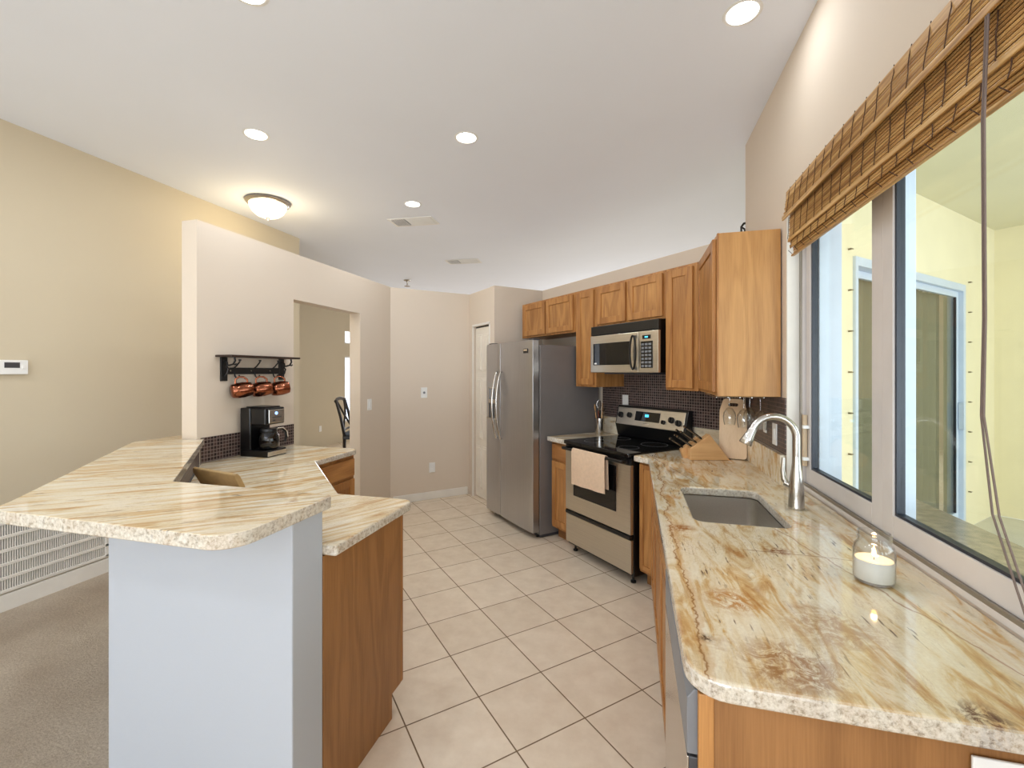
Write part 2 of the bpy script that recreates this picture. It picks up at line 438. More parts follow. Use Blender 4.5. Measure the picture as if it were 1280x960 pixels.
P1, P2, P3, P5 = (-2.62, 4.52), (-1.935, 5.205), (-1.466, 4.726), (.75, 3.41)
CEIL, WT = 3.05, 2.44
# ================================================================== setting
f = MB().prism([(-7, -5), (.815, -5), (.815, 3.2), (8.4, 10.7), (-7, 10.7)], -.12, 0).build('floor', M['tile']); struct(f)
cp = MB().prism([(-7, -5), (-1.0, -5), (-1.0, 1.2), (-1.72, 1.2), (-2.66, 2.2), (-2.68, 4.5), (-7, 4.5)], 0.001, .012).build('floor_carpet', M['carpet'])
struct(cp)
c_ = MB().prism([(-7, -5), (.95, -5), (.95, 3.15), (8.4, 10.6), (8.4, 10.75), (-7, 10.75)], CEIL, CEIL + .12).build('ceiling', M['ceiling']); struct(c_)


def wall(name, pts, z0=0, z1=CEIL, m='wall'): return struct(MB().prism(pts, z0, z1).build(name, M[m]))


def wseg(name, a, b, t, z0=0, z1=WT, m='wall', bevel=.006):   # wall from a to b, thickness t to the left of a->b
    d = (Vector(b) - Vector(a)).normalized(); n = Vector((-d.y, d.x)) * t
    return struct(MB().prism([a, b, (b[0] + n.x, b[1] + n.y), (a[0] + n.x, a[1] + n.y)], z0, z1).build(name, M[m]))


wl = MB().box(-3.88, -3.76, -5, 4.44, 0, CEIL); wl.build('wall_left', M['wall2'])
wall('wall_dining_side', [(-6.1, 4.44), (-3.88, 4.44), (-3.88, 4.3), (-6.1, 4.3)], 0, CEIL, 'wall2')
# dining room window wall with an opening
mb = MB(); mb.box(-6.12, -6.0, 4.3, 8.45, 0, CEIL).box(-6.12, -6.0, 9.6, 10.7, 0, CEIL).box(-6.12, -6.0, 8.45, 9.6, 0, .4).box(-6.12, -6.0, 8.45, 9.6, 2.38, CEIL).box(-6.12, -6.0, 8.45, 9.6, 1.84, 2.1)
struct(mb.build('wall_dining', M['wall2']))
wall('wall_far', [(-6.1, 10.6), (8.4, 10.6), (8.4, 10.75), (-6.1, 10.75)])
# half height partition with the doorway
mb = MB(); mb.box(-2.74, -2.62, 2.20, 3.028, 0, WT).box(-2.74, -2.62, 3.94, 4.52, 0, WT).box(-2.74, -2.62, 3.028, 3.94, 2.072, WT)
struct(mb.build('wall_partition', M['wall']))
wseg('wall_end', P1, P2, .12); wseg('wall_fridge_side', P3, P4, .12)
d = Vector((q, -q)); a0, a1 = Vector(P2) + d * .127, Vector(P2) + d * .54
nn = Vector((q, q)) * .12
mb = MB()
for A, B, z0, z1 in ((Vector(P2), a0, 0, WT), (a1, Vector(P3), 0, WT), (a0, a1, 2.03, WT)):
    mb.prism([tuple(A), tuple(B), tuple(B + nn), tuple(A + nn)], z0, z1)
struct(mb.build('wall_pantry', M['wall']))
wall('wall_pantry_inside', [tuple(a0 + nn * 3), tuple(a1 + nn * 3), tuple(a1 + nn * 3.6), tuple(a0 + nn * 3.6)], 0, WT)
e5 = RW(2.50, 0); wseg('wall_range', P4, e5, .12)
# window wall: opening Y .37 .. 2.558, z .93 .. 2.12
mb = MB(); mb.box(.75, .95, 2.558, 3.41, 0, CEIL).box(.75, .95, -5, .37, 0, CEIL).box(.75, .95, .37, 2.558, 2.30, CEIL).box(.815, .95, .37, 2.558, 0, .915)
struct(mb.build('wall_right', M['wall']))
# great room back wall with its wide glazed opening
mb = MB(); mb.box(-3.76, .75, -4.9, -4.8, 2.55, CEIL).box(-3.9, -3.8, -5, -4.8, 0, 2.55).box(.6, .75, -4.9, -4.8, 0, 2.55)
struct(mb.build('wall_back', M['wall']))
# pony wall below the raised bar
pony = [(-1.0, 1.15), (-1.0, 1.29), (-1.70, 1.29), (-2.625, 2.215), (-2.74, 2.195), (-2.80, 2.19), (-1.76, 1.15)]
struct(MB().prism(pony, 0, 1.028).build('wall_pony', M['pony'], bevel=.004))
# baseboards
def baseb(name, a, b, h=.09, t=.014, m='trim'):
    d_ = (Vector(b) - Vector(a)).normalized(); n = Vector((d_.y, -d_.x)) * t
    o = MB().prism([a, b, (b[0] + n.x, b[1] + n.y), (a[0] + n.x, a[1] + n.y)], 0.0, h).build(name, M[m], bevel=.004); return struct(o)


baseb('baseboard_left', (-3.76, -4.7), (-3.76, 4.4), .115, .016)
baseb('baseboard_end', (-2.60, 4.54), tuple(Vector(P2) - Vector((.02, .02))), .09)
baseb('baseboard_partition', (-2.62, 3.96), (-2.62, 4.5), .09)
# pantry door
dr = thing('door_1', None, None, (P2[0], P2[1], 0), -45); struct(dr)
mb = MB().box(.10, .127, -.012, 0, 0, 2.055).box(.54, .567, -.012, 0, 0, 2.055).box(.10, .567, -.012, 0, 2.03, 2.057)
mb.build('casing', M['trim'], dr, .003)
mb = MB().box(.135, .532, .02, .05, .015, 2.012)
for xa, xb in ((.165, .315), (.35, .505)):
    for za, zb in ((.12, .62), (.70, 1.42), (1.50, 1.93)):
        mb.box(xa, xb, .012, .022, za, zb)
        mb.box(xa + .02, xb - .02, .004, .014, za + .02, zb - .02)
mb.build('door_leaf', M['doorp'], dr, .004)
MB().box(.127, .54, .03, .07, 2.014, 2.03).build('door_track', M['black'], dr)
# ------------------------------------------------------------------ lanai outside the window
wall('wall_lanai_house', [(.955, 3.16), (1.506, 3.706), (1.406, 3.806), (.955, 3.355)], 0, 2.97, 'yellow')
mb = MB().prism([(3.02, 5.22), (3.65, 5.85), (3.55, 5.95), (2.92, 5.32)], 0, 2.97).prism([(1.506, 3.706), (3.02, 5.22), (2.92, 5.32), (1.406, 3.806)], 2.31, 2.97)
struct(mb.build('wall_lanai_door', M['yellow']))
wall('wall_lanai_far', [(3.65, 5.85), (6.3, 3.2), (6.4, 3.3), (3.75, 5.95)], 0, 2.97, 'yellow')
wall('wall_lanai_beyond', [(3.55, 5.95), (8.35, 10.75), (8.45, 10.65), (3.75, 5.95)], 0, CEIL + .1, 'yellow')
wall('floor_lanai', [(.955, -2.5), (.955, 3.15), (3.65, 5.85), (6.35, 3.2), (6.35, -2.5)], -.1, -.002, 'conc')
wall('ceiling_lanai', [(.955, -2.5), (.955, 3.15), (3.65, 5.85), (6.35, 3.2), (6.35, -2.5)], 2.97, 3.07, 'yceil')
struct(MB().box(.955, .965, -2.5, .36, 0, 2.97).box(.955, .965, .36, 2.57, 0, .9).box(.955, .965, .36, 2.57, 2.31, 2.97).box(.955, .965, 2.575, 3.15, 0, 2.97).build('wall_lanai_window', M['yellow']))
dr = thing('door_2', None, None, (.98, 3.18, 0), 45); struct(dr)
x0, x1 = .744, 2.885
MB().box(x0, x0 + .04, -.02, .1, 0, 2.31).box(x1 - .055, x1, -.02, .1, 0, 2.31).box(x0 + .04, x1 - .055, -.02, .1, 2.245, 2.31).box(x0 + .04, x1 - .055, -.02, .1, 0, .06).build('door_frame', M['blvinyl'], dr, .004)
for xa, xb, yy in ((x0 + .04, 1.86, .055), (1.80, x1 - .06, .015)):
    sh = MB().box(xa, xa + .05, yy, yy + .03, .06, 2.245).box(xb - .05, xb, yy, yy + .03, .06, 2.245).box(xa + .05, xb - .05, yy, yy + .03, 2.19, 2.245).box(xa + .05, xb - .05, yy, yy + .03, .06, .17).build('sliding_panel', M['blvinyl'], dr, .003)
    MB().box(xa + .05, xb - .05, yy + .012, yy + .018, .17, 2.19).build('pane', M['glass'], sh)
    MB().box(xb - .062, xb - .05, yy + .002, yy + .02, .17, 2.19).build('gasket', M['gasket'], sh)
MB().box(x1 - .085, x1 - .06, -.03, .012, .95, 1.2).build('door_handle', M['blvinyl'], dr, .004)
cu = MB(); pts = []
for k in range(90):
    xx = x0 + .05 + k * .0235; pts.append((xx, .17 + .022 * math.sin(k * 1.15) + .01 * math.sin(k * .37)))
bk = [(a, b + .004) for a, b in pts[::-1]]
cu.prism(pts + bk, .05, 2.24)
tag(cu.build('curtain', M['curtain'], None, smooth=True), 'olive drape hanging behind the sliding glass door across the porch', 'curtain')
o = bpy.data.objects['curtain']; o.location = (.98, 3.18, 0); o.rotation_euler = (0, 0, R(45))
for xl, n_, side in ((.68, 7, 'left'), (3.02, 8, 'right')):
    for k in range(n_):
        z = 2.35 - .287 * k
        b = MB().tube([(0, 0, 0), (0, -.02, 0)], .006, 8).tube([(-.018, -.022, 0), (.018, -.022, 0)], .004, 6).build('shutter_bolt', M['bolt'])
        lx = .98 + xl * q; ly = 3.18 + xl * q
        b.location = (lx, ly, z); b.rotation_euler = (0, 0, R(45))
        tag(b, 'small steel shutter bolt in the yellow wall just %s of the porch sliding door' % side, 'bolt', 'shutter bolts on the %s of the sliding door' % side)
# outdoor granite ledge
lg = MB().prism(rounded([(.967, .2), (1.20, .2), (1.20, 2.45), (.967, 2.45)], [0, .03, .03, 0]), .90, .935).build('outdoor_ledge', M['ledge'], bevel=.006, seg=3)
tag(lg, 'grey-brown granite serving ledge outside the kitchen window', 'ledge')
# ------------------------------------------------------------------ kitchen window
wn = thing('window_1', None, None, (0, 0, 0)); struct(wn)
YN, YS, ZB, ZT = 2.556, .372, .916, 2.298
mb = MB().box(.812, .955, YN - .03, YN, ZB, ZT).box(.812, .955, YS, YS + .03, ZB, ZT).box(.812, .955, YS + .03, YN - .03, ZT - .04, ZT).box(.812, .955, YS + .03, YN - .03, ZB, ZB + .02)
mb.build('window_frame', M['vinyl'], wn, .002)
MB().box(.812, .819, YS, YN - .03, ZB + .02, ZB + .032).box(.838, .844, YS, YN - .03, ZB + .02, ZB + .032).build('window_track', M['alu'], wn)
MB().box(.806, .812, YN - .028, YN - .002, ZB, ZT).build('jamb_strip', M['alu'], wn)
MB().box(.86, .955, YN - .10, YN - .03, ZB + .02, ZT - .04).box(.905, .945, 1.86, 1.97, ZB + .02, ZT - .04).build('outer_post', M['blvinyl'], wn, .004)
for (ya, yb, xx) in ((1.815, 2.52, .826), (1.09, 1.812, .824), (.40, 1.087, .826)):
    g0 = ya + (.075 if xx > .825 else .05); g1 = yb - (.05 if xx > .825 else .062)
    s_ = MB().box(xx, xx + .032, ya, g0, .945, 2.255).box(xx, xx + .032, g1, yb, .945, 2.255).box(xx, xx + .032, g0, g1, .945, 1.02).box(xx, xx + .032, g0, g1, 2.20, 2.255).build('sash', M['vinyl'], wn, .002)
    MB().box(xx + .006, xx + .03, g0, g0 + .010, 1.029, 2.20).box(xx + .006, xx + .03, g1 - .010, g1, 1.029, 2.20).box(xx + .006, xx + .03, g0, g1, 1.02, 1.029).build('gasket', M['gasket'], s_)
    MB().box(xx + .018, xx + .023, g0 + .01, g1 - .01, 1.029, 2.20).build('pane', M['glass'], s_)
lk = MB().box(.806, .824, 2.495, 2.515, 1.03, 1.28).build('sash_lock', M['beige'], wn, .002)
MB().box(.80, .83, 2.478, 2.496, 1.215, 1.23).box(.80, .83, 2.478, 2.496, 1.06, 1.075).build('latch', M['white'], lk)
# casing edge where the wall returns into the opening
struct(MB().box(.752, .810, 2.553, 2.5575, .92, 2.299).build('trim_1', M['trim']))

# dining window seen through the doorway
wn = thing('window_2', None, None, (0, 0, 0)); struct(wn)
MB().box(-6.1, -6.02, 8.45, 8.49, .4, 1.84).box(-6.1, -6.02, 9.56, 9.6, .4, 1.84).box(-6.1, -6.02, 8.45, 9.6, 1.80, 1.84).box(-6.1, -6.02, 8.45, 9.6, .4, .44).box(-6.1, -6.02, 8.45, 9.6, 2.10, 2.13).box(-6.1, -6.02, 8.45, 8.49, 2.1, 2.38).build('window_frame', M['trim'], wn)
MB().box(-6.10, -6.09, 8.49, 9.56, .44, 1.8).box(-6.10, -6.09, 8.49, 9.56, 2.13, 2.38).build('pane', M['day'], wn)
mb = MB()
for k in range(44): mb.box(-6.06, -6.03, 8.5, 9.55, .46 + k * .0305, .478 + k * .0305)
tag(mb.build('window_blind', M['blindw']), 'white slatted blind in the dining room window beyond the doorway', 'blind')

# ================================================================== cabinets


def door_mesh(mb, x0, x1, z0, z1, yf, st=.055):
    """a framed oak door: stiles, rails; front at yf, facing -y"""
    t = .019
    mb.box(x0, x0 + st, yf, yf + t, z0, z1).box(x1 - st, x1, yf, yf + t, z0, z1)
    mb.box(x0 + st, x1 - st, yf, yf + t, z0, z0 + st).box(x0 + st, x1 - st, yf, yf + t, z1 - st, z1)


def add_door(par, x0, x1, z0, z1, yf, name='door', st=.055):
    mb = MB(); door_mesh(mb, x0, x1, z0, z1, yf, st)
    dd = mb.build(name, M['oak'], par, .003, 2)
    MB().box(x0 + st - .004, x1 - st + .004, yf + .009, yf + .016, z0 + st - .004, z1 - st + .004).build('center_panel', M['oakp'], dd)
    return dd


def add_drawer(par, x0, x1, z0, z1, yf):
    return MB().box(x0, x1, yf, yf + .019, z0, z1).build('drawer', M['oakx'], par, .006, 2)


def upper(name, label, origin, rotz, w, d, z0, z1, doors, side=None, group='honey oak wall cabinets over the range wall'):
    t = thing(name, label, 'cabinet', (origin[0], origin[1], z0), rotz, group)
    h = z1 - z0
    MB().box(0, w, -d, -.002, 0, h).build('body', M['oak'], t, .002)
    for (a, b) in doors: add_door(t, a, b, .018, h - .02, -d - .0195)
    return t


ORG = P4
def onwall(a): return RW(a, 0)


GRP = 'honey oak wall cabinets along the range wall'
upper('wall_cabinet', 'short oak wall cabinet with two doors above the refrigerator', onwall(.093), -45, .957, .33, 1.862, 2.235, [(.03, .465), (.487, .927)], group=GRP)
upper('wall_cabinet', 'tall narrow oak wall cabinet between refrigerator and microwave', onwall(1.053), -45, .284, .33, 1.357, 2.235, [(.03, .262)], group=GRP)
upper('wall_cabinet', 'short oak wall cabinet with two doors above the microwave', onwall(1.340), -45, .762, .33, 1.882, 2.235, [(.02, .365), (.395, .742)], group=GRP)
upper('wall_cabinet', 'tall single-door oak wall cabinet right of the microwave', onwall(2.105), -45, .272, .33, 1.36, 2.235, [(.012, .238)], group=GRP)
# cabinet on the window wall beside the window
t = thing('wall_cabinet', 'oak wall cabinet beside the window with its broad plain side toward the room', 'cabinet', (.745, 3.26, 1.36), -90, GRP)
# local x = -Y, local y = +X
MB().prism([(0, -.305), (.64, -.305), (.64, -.002), (-.13, -.002), (-.20, -.075)], 0, .875).build('body', M['oakside'], t, .002)
add_door(t, .02, .60, .02, .855, -.325)
MB().box(.615, .641, -.3065, -.2985, 0, .875).build('face_frame', M['oak'], t)
mb = MB()
for k in range(5): mb.tube([(.10 + .0, -.29 + k * .06, -.012), (.52, -.29 + k * .06, -.012)], .003, 6)
mb.tube([(.12, -.29, -.008), (.12, -.05, -.008)], .004, 6).tube([(.5, -.29, -.008), (.5, -.05, -.008)], .004, 6)
tag(mb.build('glass_rack', M['nickel'], None), 'chrome wire stemware rack under the wall cabinet beside the window', 'rack')
o = bpy.data.objects['glass_rack']; o.location = (.745, 3.26, 1.36); o.rotation_euler = (0, 0, R(-90))


def wine(loc, label):
    t = thing('wine_glass', label, 'glass', loc, 0, 'wine glasses hanging under the cabinet')
    MB().lathe([(0, 0), (.030, 0), (.031, -.002), (.008, -.006), (.004, -.012)], 20).build('foot', M['wine'], t, smooth=True)
    MB().lathe([(.004, -.012), (.0035, -.05), (.004, -.075)], 12).build('stem', M['wine'], t, smooth=True)
    MB().lathe([(.004, -.075), (.018, -.085), (.033, -.11), (.037, -.135), (.034, -.165), (.030, -.185), (.0285, -.185), (.0325, -.165), (.0355, -.135), (.031, -.111), (.016, -.088), (0, -.08)], 24).build('bowl', M['wine'], t, smooth=True)
    return t


w0 = wine((.575, 3.02, 1.351), 'wine glass hanging upside down, leftmost of the row under the cabinet')
dup(w0, (.625, 2.885, 1.351), 'wine glass hanging upside down, second from left under the cabinet')
dup(w0, (.690, 3.03, 1.351), 'wine glass hanging upside down, third from left under the cabinet')
dup(w0, (.692, 2.80, 1.351), 'wine glass hanging upside down, rightmost of the row, nearest the window')


def base(name, label, origin, rotz, w, d, fronts, top=.872, toe=True, group=None, sidemat='oak'):
    t = thing(name, label, 'cabinet', (origin[0], origin[1], 0), rotz, group)
    MB().box(0, w, -d, -.002, .105, top).build('body', M[sidemat], t, .002)
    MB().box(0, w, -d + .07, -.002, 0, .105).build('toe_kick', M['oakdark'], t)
    for k, a, b, z0, z1 in fronts:
        if k == 'door': add_door(t, a, b, z0, z1, -d - .0195)
        else: add_drawer(t, a, b, z0, z1, -d - .0195)
    return t


BG = 'oak base cabinets along the range and window walls'
base('base_cabinet', 'narrow oak base cabinet with drawer and door between refrigerator and range', onwall(1.052), -45, .283, .60, [('drawer', .02, .265, .72, .85), ('door', .02, .265, .13, .70)], group=BG)
# corner cabinet right of the range (a prism reaching into the corner)
t = thing('base_cabinet', 'oak corner base cabinet with a slim door just right of the range', 'cabinet', (onwall(2.112)[0], onwall(2.112)[1], 0), -45, BG)
MB().prism([(0, -.60), (.148, -.60), (.56, -.19), (.38, -.01), (0, -.01)], .105, .872).build('body', M['oak'], t, .002)
MB().prism([(0, -.53), (.12, -.53), (.45, -.2), (.38, -.01), (0, -.01)], 0, .105).build('toe_kick', M['oakdark'], t)
add_door(t, .012, .135, .13, .855, -.6195, st=.032)
# sink base along the window wall
t = thing('base_cabinet', 'oak sink base cabinet under the window counter between range corner and dishwasher', 'cabinet', (.745, 3.05, 0), -90, BG)
mb = MB().box(.0, 1.50, -.61, -.59, .105, .872).box(.0, .02, -.59, -.01, .105, .872).box(1.48, 1.50, -.59, -.01, .105, .872).box(.02, 1.48, -.59, -.01, .105, .125)
mb.build('body', M['oak'], t, .002)
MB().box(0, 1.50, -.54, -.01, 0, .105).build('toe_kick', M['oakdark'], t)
add_door(t, .02, .36, .13, .855, -.6295); add_door(t, .38, .92, .13, .70, -.6295); add_door(t, .94, 1.48, .13, .70, -.6295)
add_drawer(t, .38, 1.48, .72, .85, -.6295)
# dishwasher
t = thing('dishwasher', 'stainless dishwasher at the near end of the window counter', 'dishwasher', (.745, 1.546, 0), -90)
MB().box(.005, .600, -.60, -.02, .10, .870).build('tub', M['dgrey'], t, .003)
dd = MB().box(.004, .601, -.6385, -.602, .115, .735).build('door', M['dgrey'], t, .002)
MB().box(.004, .601, -.642, -.6387, .115, .735).build('steel_front', M['dwss'], dd, .0008)
cpn = MB().prism([(-.642, .74), (-.602, .74), (-.602, .868), (-.628, .868), (-.642, .85)], .004, .601, Matrix(((0, 0, 1, 0), (1, 0, 0, 0), (0, 1, 0, 0), (0, 0, 0, 1)))).build('control_panel', M['grey'], t, .002)
MB().box(.02, .58, -.55, -.1, 0, .10).build('toe_kick', M['black'], t)
# oak end panel
t = thing('end_panel', 'oak end panel closing the near end of the window counter, facing the camera', 'panel', (0, 0, 0))
MB().box(.150, .745, .932, .944, 0, .872).build('panel', M['oakshade'], t, .001)
MB().box(.122, .150, .928, .944, 0, .872).build('corner_stile', M['oak'], t, .002)


def plate(name, label, loc, rotz, kind='outlet', w=.072, h=.115, cat='outlet'):
    t = thing(name, label, cat, loc, rotz)
    MB().box(-w / 2, w / 2, -.006, 0, -h / 2, h / 2).build('cover_plate', M['white'], t, .002)
    if kind == 'outlet':
        for z in (.024, -.024): MB().box(-.016, .016, -.009, -.005, z - .014, z + .014).box(-.008, -.005, -.0095, -.0088, z - .005, z + .006).build('socket', M['white'], t, .002)
    elif kind == 'switch':
        MB().box(-.013, .013, -.010, -.005, -.03, .03).build('rocker', M['white'], t, .002)
    elif kind == 'jack':
        MB().lathe([(0, 0), (.014, 0), (.014, .006), (0, .006)], 14, (0, 0, 0), Matrix.Rotation(R(90), 4, 'X') @ Matrix.Translation((0, 0, .004))).build('dial', M['grey'], t)
    return t


plate('wall_outlet', 'white outlet plate on the oak end panel at the right edge of the photo', (.612, .9285, .792), 0, 'outlet', .13, .115)

# ------------------------------------------------------------------ counters
rr = RW(2.112, .665); rb = RW(2.112, .006)
poly = rounded([(rr[0], rr[1]), (.10, 3.219 - .10), (.10, .905), (.81, .905), (.81, 2.550), (.744, 2.550), (.744, 3.392), (RW(2.49, .006)), rb], [.012, .03, .075, 0, 0, 0, 0, 0, 0])
sinkhole = rnd_rect(.232, .574, 1.866, 2.412, .045, 5)
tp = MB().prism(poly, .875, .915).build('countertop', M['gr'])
ct = MB().prism(sinkhole, .8, 1.0).build('sink_cutter', M['gr'])
md = tp.modifiers.new('c', 'BOOLEAN'); md.object = ct; md.operation = 'DIFFERENCE'; md.solver = 'EXACT'
me = bpy.data.meshes.new_from_object(tp.evaluated_get(bpy.context.evaluated_depsgraph_get()))
tp.modifiers.clear(); tp.data = me; bpy.data.objects.remove(ct)
md = tp.modifiers.new('b', 'BEVEL'); md.width = .008; md.segments = 3; md.limit_method = 'ANGLE'; md.angle_limit = R(50)
tag(tp, 'long polished cream granite countertop under the window, with the sink cut in', 'countertop')
MB().box(.722, .7425, 2.556, 3.385, .9155, 1.068).build('splash_panel', M['gx'], tp, .002)
o = MB().box(2.112, 2.47, -.026, -.006, .9155, 1.068).build('splash_panel', M['gx'], tp, .002); o.location = (P4[0], P4[1], 0); o.rotation_euler = (0, 0, R(-45))
t = thing('countertop', 'small square granite countertop between refrigerator and range', 'countertop', (onwall(1.046)[0], onwall(1.046)[1], 0), -45)
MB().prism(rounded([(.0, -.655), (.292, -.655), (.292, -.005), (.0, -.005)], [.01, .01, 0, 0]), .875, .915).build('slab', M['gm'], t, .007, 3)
MB().box(.0, .292, -.026, -.006, .9155, 1.068).build('splash_panel', M['gx'], t, .002)
# raised bar
bar = rounded([(-.985, .915), (-.985, 1.332), (-1.708, 1.337), (-2.615, 2.244), (-2.615, 2.195), (-2.745, 2.195), (-2.745, 2.38), (-2.90, 2.38), (-2.90, 2.02), (-1.95, .985), (-1.90, .915)][::-1],
              [.05, .25, .12, .02, 0, 0, 0, 0, .004, .03, .085])
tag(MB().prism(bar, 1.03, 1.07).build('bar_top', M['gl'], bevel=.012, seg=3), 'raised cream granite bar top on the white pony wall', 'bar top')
low = rounded([(-.95, 1.292), (-.95, 1.85), (-1.346, 1.85), (-1.985, 2.49), (-1.985, 2.975), (-2.617, 2.975), (-2.617, 2.215), (-1.70, 1.294)], [0, .05, .03, .03, .06, 0, 0, 0])
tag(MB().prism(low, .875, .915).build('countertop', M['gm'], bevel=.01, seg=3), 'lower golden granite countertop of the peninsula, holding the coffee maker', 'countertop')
# peninsula cabinets
t = thing('base_cabinet', 'oak peninsula cabinet with a tall plain end panel beside the white pony wall', 'cabinet', (0, 0, 0))
MB().prism([(-1.012, 1.292), (-1.012, 1.81), (-1.33, 1.81), (-1.6, 1.292)], .105, .873).build('body', M['oak'], t, .001)
MB().prism([(-1.012, 1.294), (-1.012, 1.73), (-1.3, 1.73), (-1.55, 1.294)], 0, .105).build('toe_kick', M['oakdark'], t)
MB().prism([(1.292, 0), (1.737, 0), (1.737, .105), (1.812, .105), (1.812, .873), (1.292, .873)], -1.0115, -.999, Matrix(((0, 0, 1, 0), (1, 0, 0, 0), (0, 1, 0, 0), (0, 0, 0, 1)))).build('end_panel', M['oakshade'], t, .001)
MB().box(-1.02, -.998, 1.8125, 1.832, .107, .873).build('face_frame', M['oak'], t, .002)
t.location = (0, 0, 0)
t = thing('base_cabinet', 'oak corner cabinet in the bend of the peninsula under the lower counter', 'cabinet', (0, 0, 0))
MB().prism([(-1.34, 1.81), (-2.02, 2.49), (-2.60, 2.49), (-2.60, 2.21), (-1.72, 1.34), (-1.61, 1.31)], .105, .873).build('body', M['oak'], t, .001)
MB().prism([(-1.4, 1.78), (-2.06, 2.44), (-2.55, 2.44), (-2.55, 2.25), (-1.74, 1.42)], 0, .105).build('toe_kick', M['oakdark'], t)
mb = MB(); door_mesh(mb, .1, .5, .13, .70, -.02); dd = mb.build('door', M['oak'], t, .005); dd.location = (-2.02, 2.49, 0); dd.rotation_euler = (0, 0, R(135)); 
dd.location = (-1.34, 1.81, 0)
mb = MB().box(.155, .445, -.010, -.002, .186, .644); pn = mb.build('center_panel', M['oakp'], dd)
t = base('base_cabinet', 'oak cabinet with drawer and door at the doorway end of the peninsula', (-2.612, 2.50), 90, .455, .592, [('drawer', .03, .44, .72, .85), ('door', .03, .44, .13, .70)], top=.873)

# ------------------------------------------------------------------ mosaic backsplashes
def splash(name, label, loc, rotz, x0, x1, z0, z1, hole=None):
    t = MB().box(x0, x1, -.005, 0, z0, z1).build(name, M['mosaic']); t.location = loc; t.rotation_euler = (0, 0, R(rotz))
    return tag(t, label, 'backsplash')


MX = Matrix(((1, 0, 0, 0), (0, 0, 1, 0), (0, 1, 0, 0), (0, 0, 0, 1)))
t = MB().prism([(1.05, 1.07), (2.49, 1.07), (2.49, 1.355), (1.05, 1.355)], -.005, 0, MX).build('tile_backsplash', M['mosaic'])
MB().prism([(1.34, 1.355), (2.103, 1.355), (2.103, 1.484), (1.34, 1.484)], -.005, 0, MX).build('upper_field', M['mosaic'], t)
t.location = (P4[0], P4[1], 0); t.rotation_euler = (0, 0, R(-45)); tag(t, 'dark brown mosaic tile backsplash behind the range', 'backsplash')
splash('tile_backsplash', 'dark brown mosaic tile backsplash beside the window', (.75, 3.40, 0), -90, .015, .842, 1.07, 1.357)
splash('tile_backsplash', 'brown mosaic tile strip on the partition behind the coffee maker', (-2.62, 2.222, 0), 90, 0, .803, .917, 1.075)
splash('tile_backsplash', 'brown mosaic tile strip along the angled inside face of the pony wall', (-1.703, 1.288, 0), 135, 0, 1.29, .917, 1.0285).rotation_euler = (0, 0, R(135 - 0))
o = bpy.data.objects['tile_backsplash.003']; o.rotation_euler = (0, 0, R(-45)); o.location = (-2.62, 2.209, 0)
# interior side faces +x+y, so the strip stands on that side of its line
me = o.data
for v in me.vertices: v.co.y = (.006 if v.co.y < -.001 else .001); 
splash('tile_backsplash', 'brown mosaic tile strip on the straight inside face of the pony wall', (-1.70, 1.291, 0), 0, 0, .69, .917, 1.0285)
o = bpy.data.objects['tile_backsplash.004']
for v in o.data.vertices: v.co.y = (.005 if v.co.y < -.001 else 0)

# ------------------------------------------------------------------ sink + faucet
t = thing('kitchen_sink', 'rectangular undermount stainless steel sink in the window countertop', 'sink', (.403, 2.139, .875))
mb = MB()
o_ = rnd_rect(-.180, .180, -.282, .282, .05, 5); i_ = rnd_rect(-.173, .173, -.275, .275, .045, 5)
mb.prism(o_, -.19, -.002, holes=[i_]); mb.prism(o_, -.200, -.190)
mb.build('basin', M['sink'], t, smooth=True)
MB().lathe([(0, 0), (.04, 0), (.042, .003), (.03, .004), (.02, .001), (0, .001)], 20, (0, 0, -.190)).build('drain', M['nickel'], t, smooth=True)
t = thing('kitchen_faucet', 'brushed nickel gooseneck pull-down faucet behind the sink', 'faucet', (.665, 2.14, .9155))
MB().lathe([(0, 0), (.031, 0), (.032, .004), (.030, .012), (.0285, .06), (.028, .09), (.0225, .14), (.016, .19), (.015, .22)], 24).build('body', M['nickel'], t, smooth=True)
pts = [(0, 0, .21), (0, 0, .30)]
for k in range(1, 15):
    a = R(180 - k * 12.2); pts.append((-.098 - .098 * math.cos(a) if False else -.095 - .095 * math.cos(math.pi - R(k * 12.2)) * -1 - 0, 0, .30 + .098 * math.sin(R(k * 12.2))))
pts = [(0, 0, .21), (0, 0, .30)] + [(-.086 + .086 * math.cos(R(k * 12.3)), -.004 * k / 14, .297 + .088 * math.sin(R(k * 12.3))) for k in range(1, 14)]
MB().tube(pts, [.0150] * len(pts), 16).build('spout', M['nickel'], t, smooth=True)
e = Vector(pts[-1]); dv = (Vector(pts[-1]) - Vector(pts[-2])).normalized()
MB().tube([e - dv * .004, e + dv * .006, e + dv * .035, e + dv * .066, e + dv * .07], [.0155, .0165, .021, .0265, .024], 18).build('spray_head', M['nickel'], t, smooth=True)
MB().tube([(-.03, .02, .100), (-.038, .03, .115), (-.041, .036, .15), (-.036, .043, .205)], [.011, .012, .009, .007], 12).tube([(-.008, .008, .085), (-.036, .026, .102)], .014, 14).build('lever', M['nickel'], t, smooth=True)

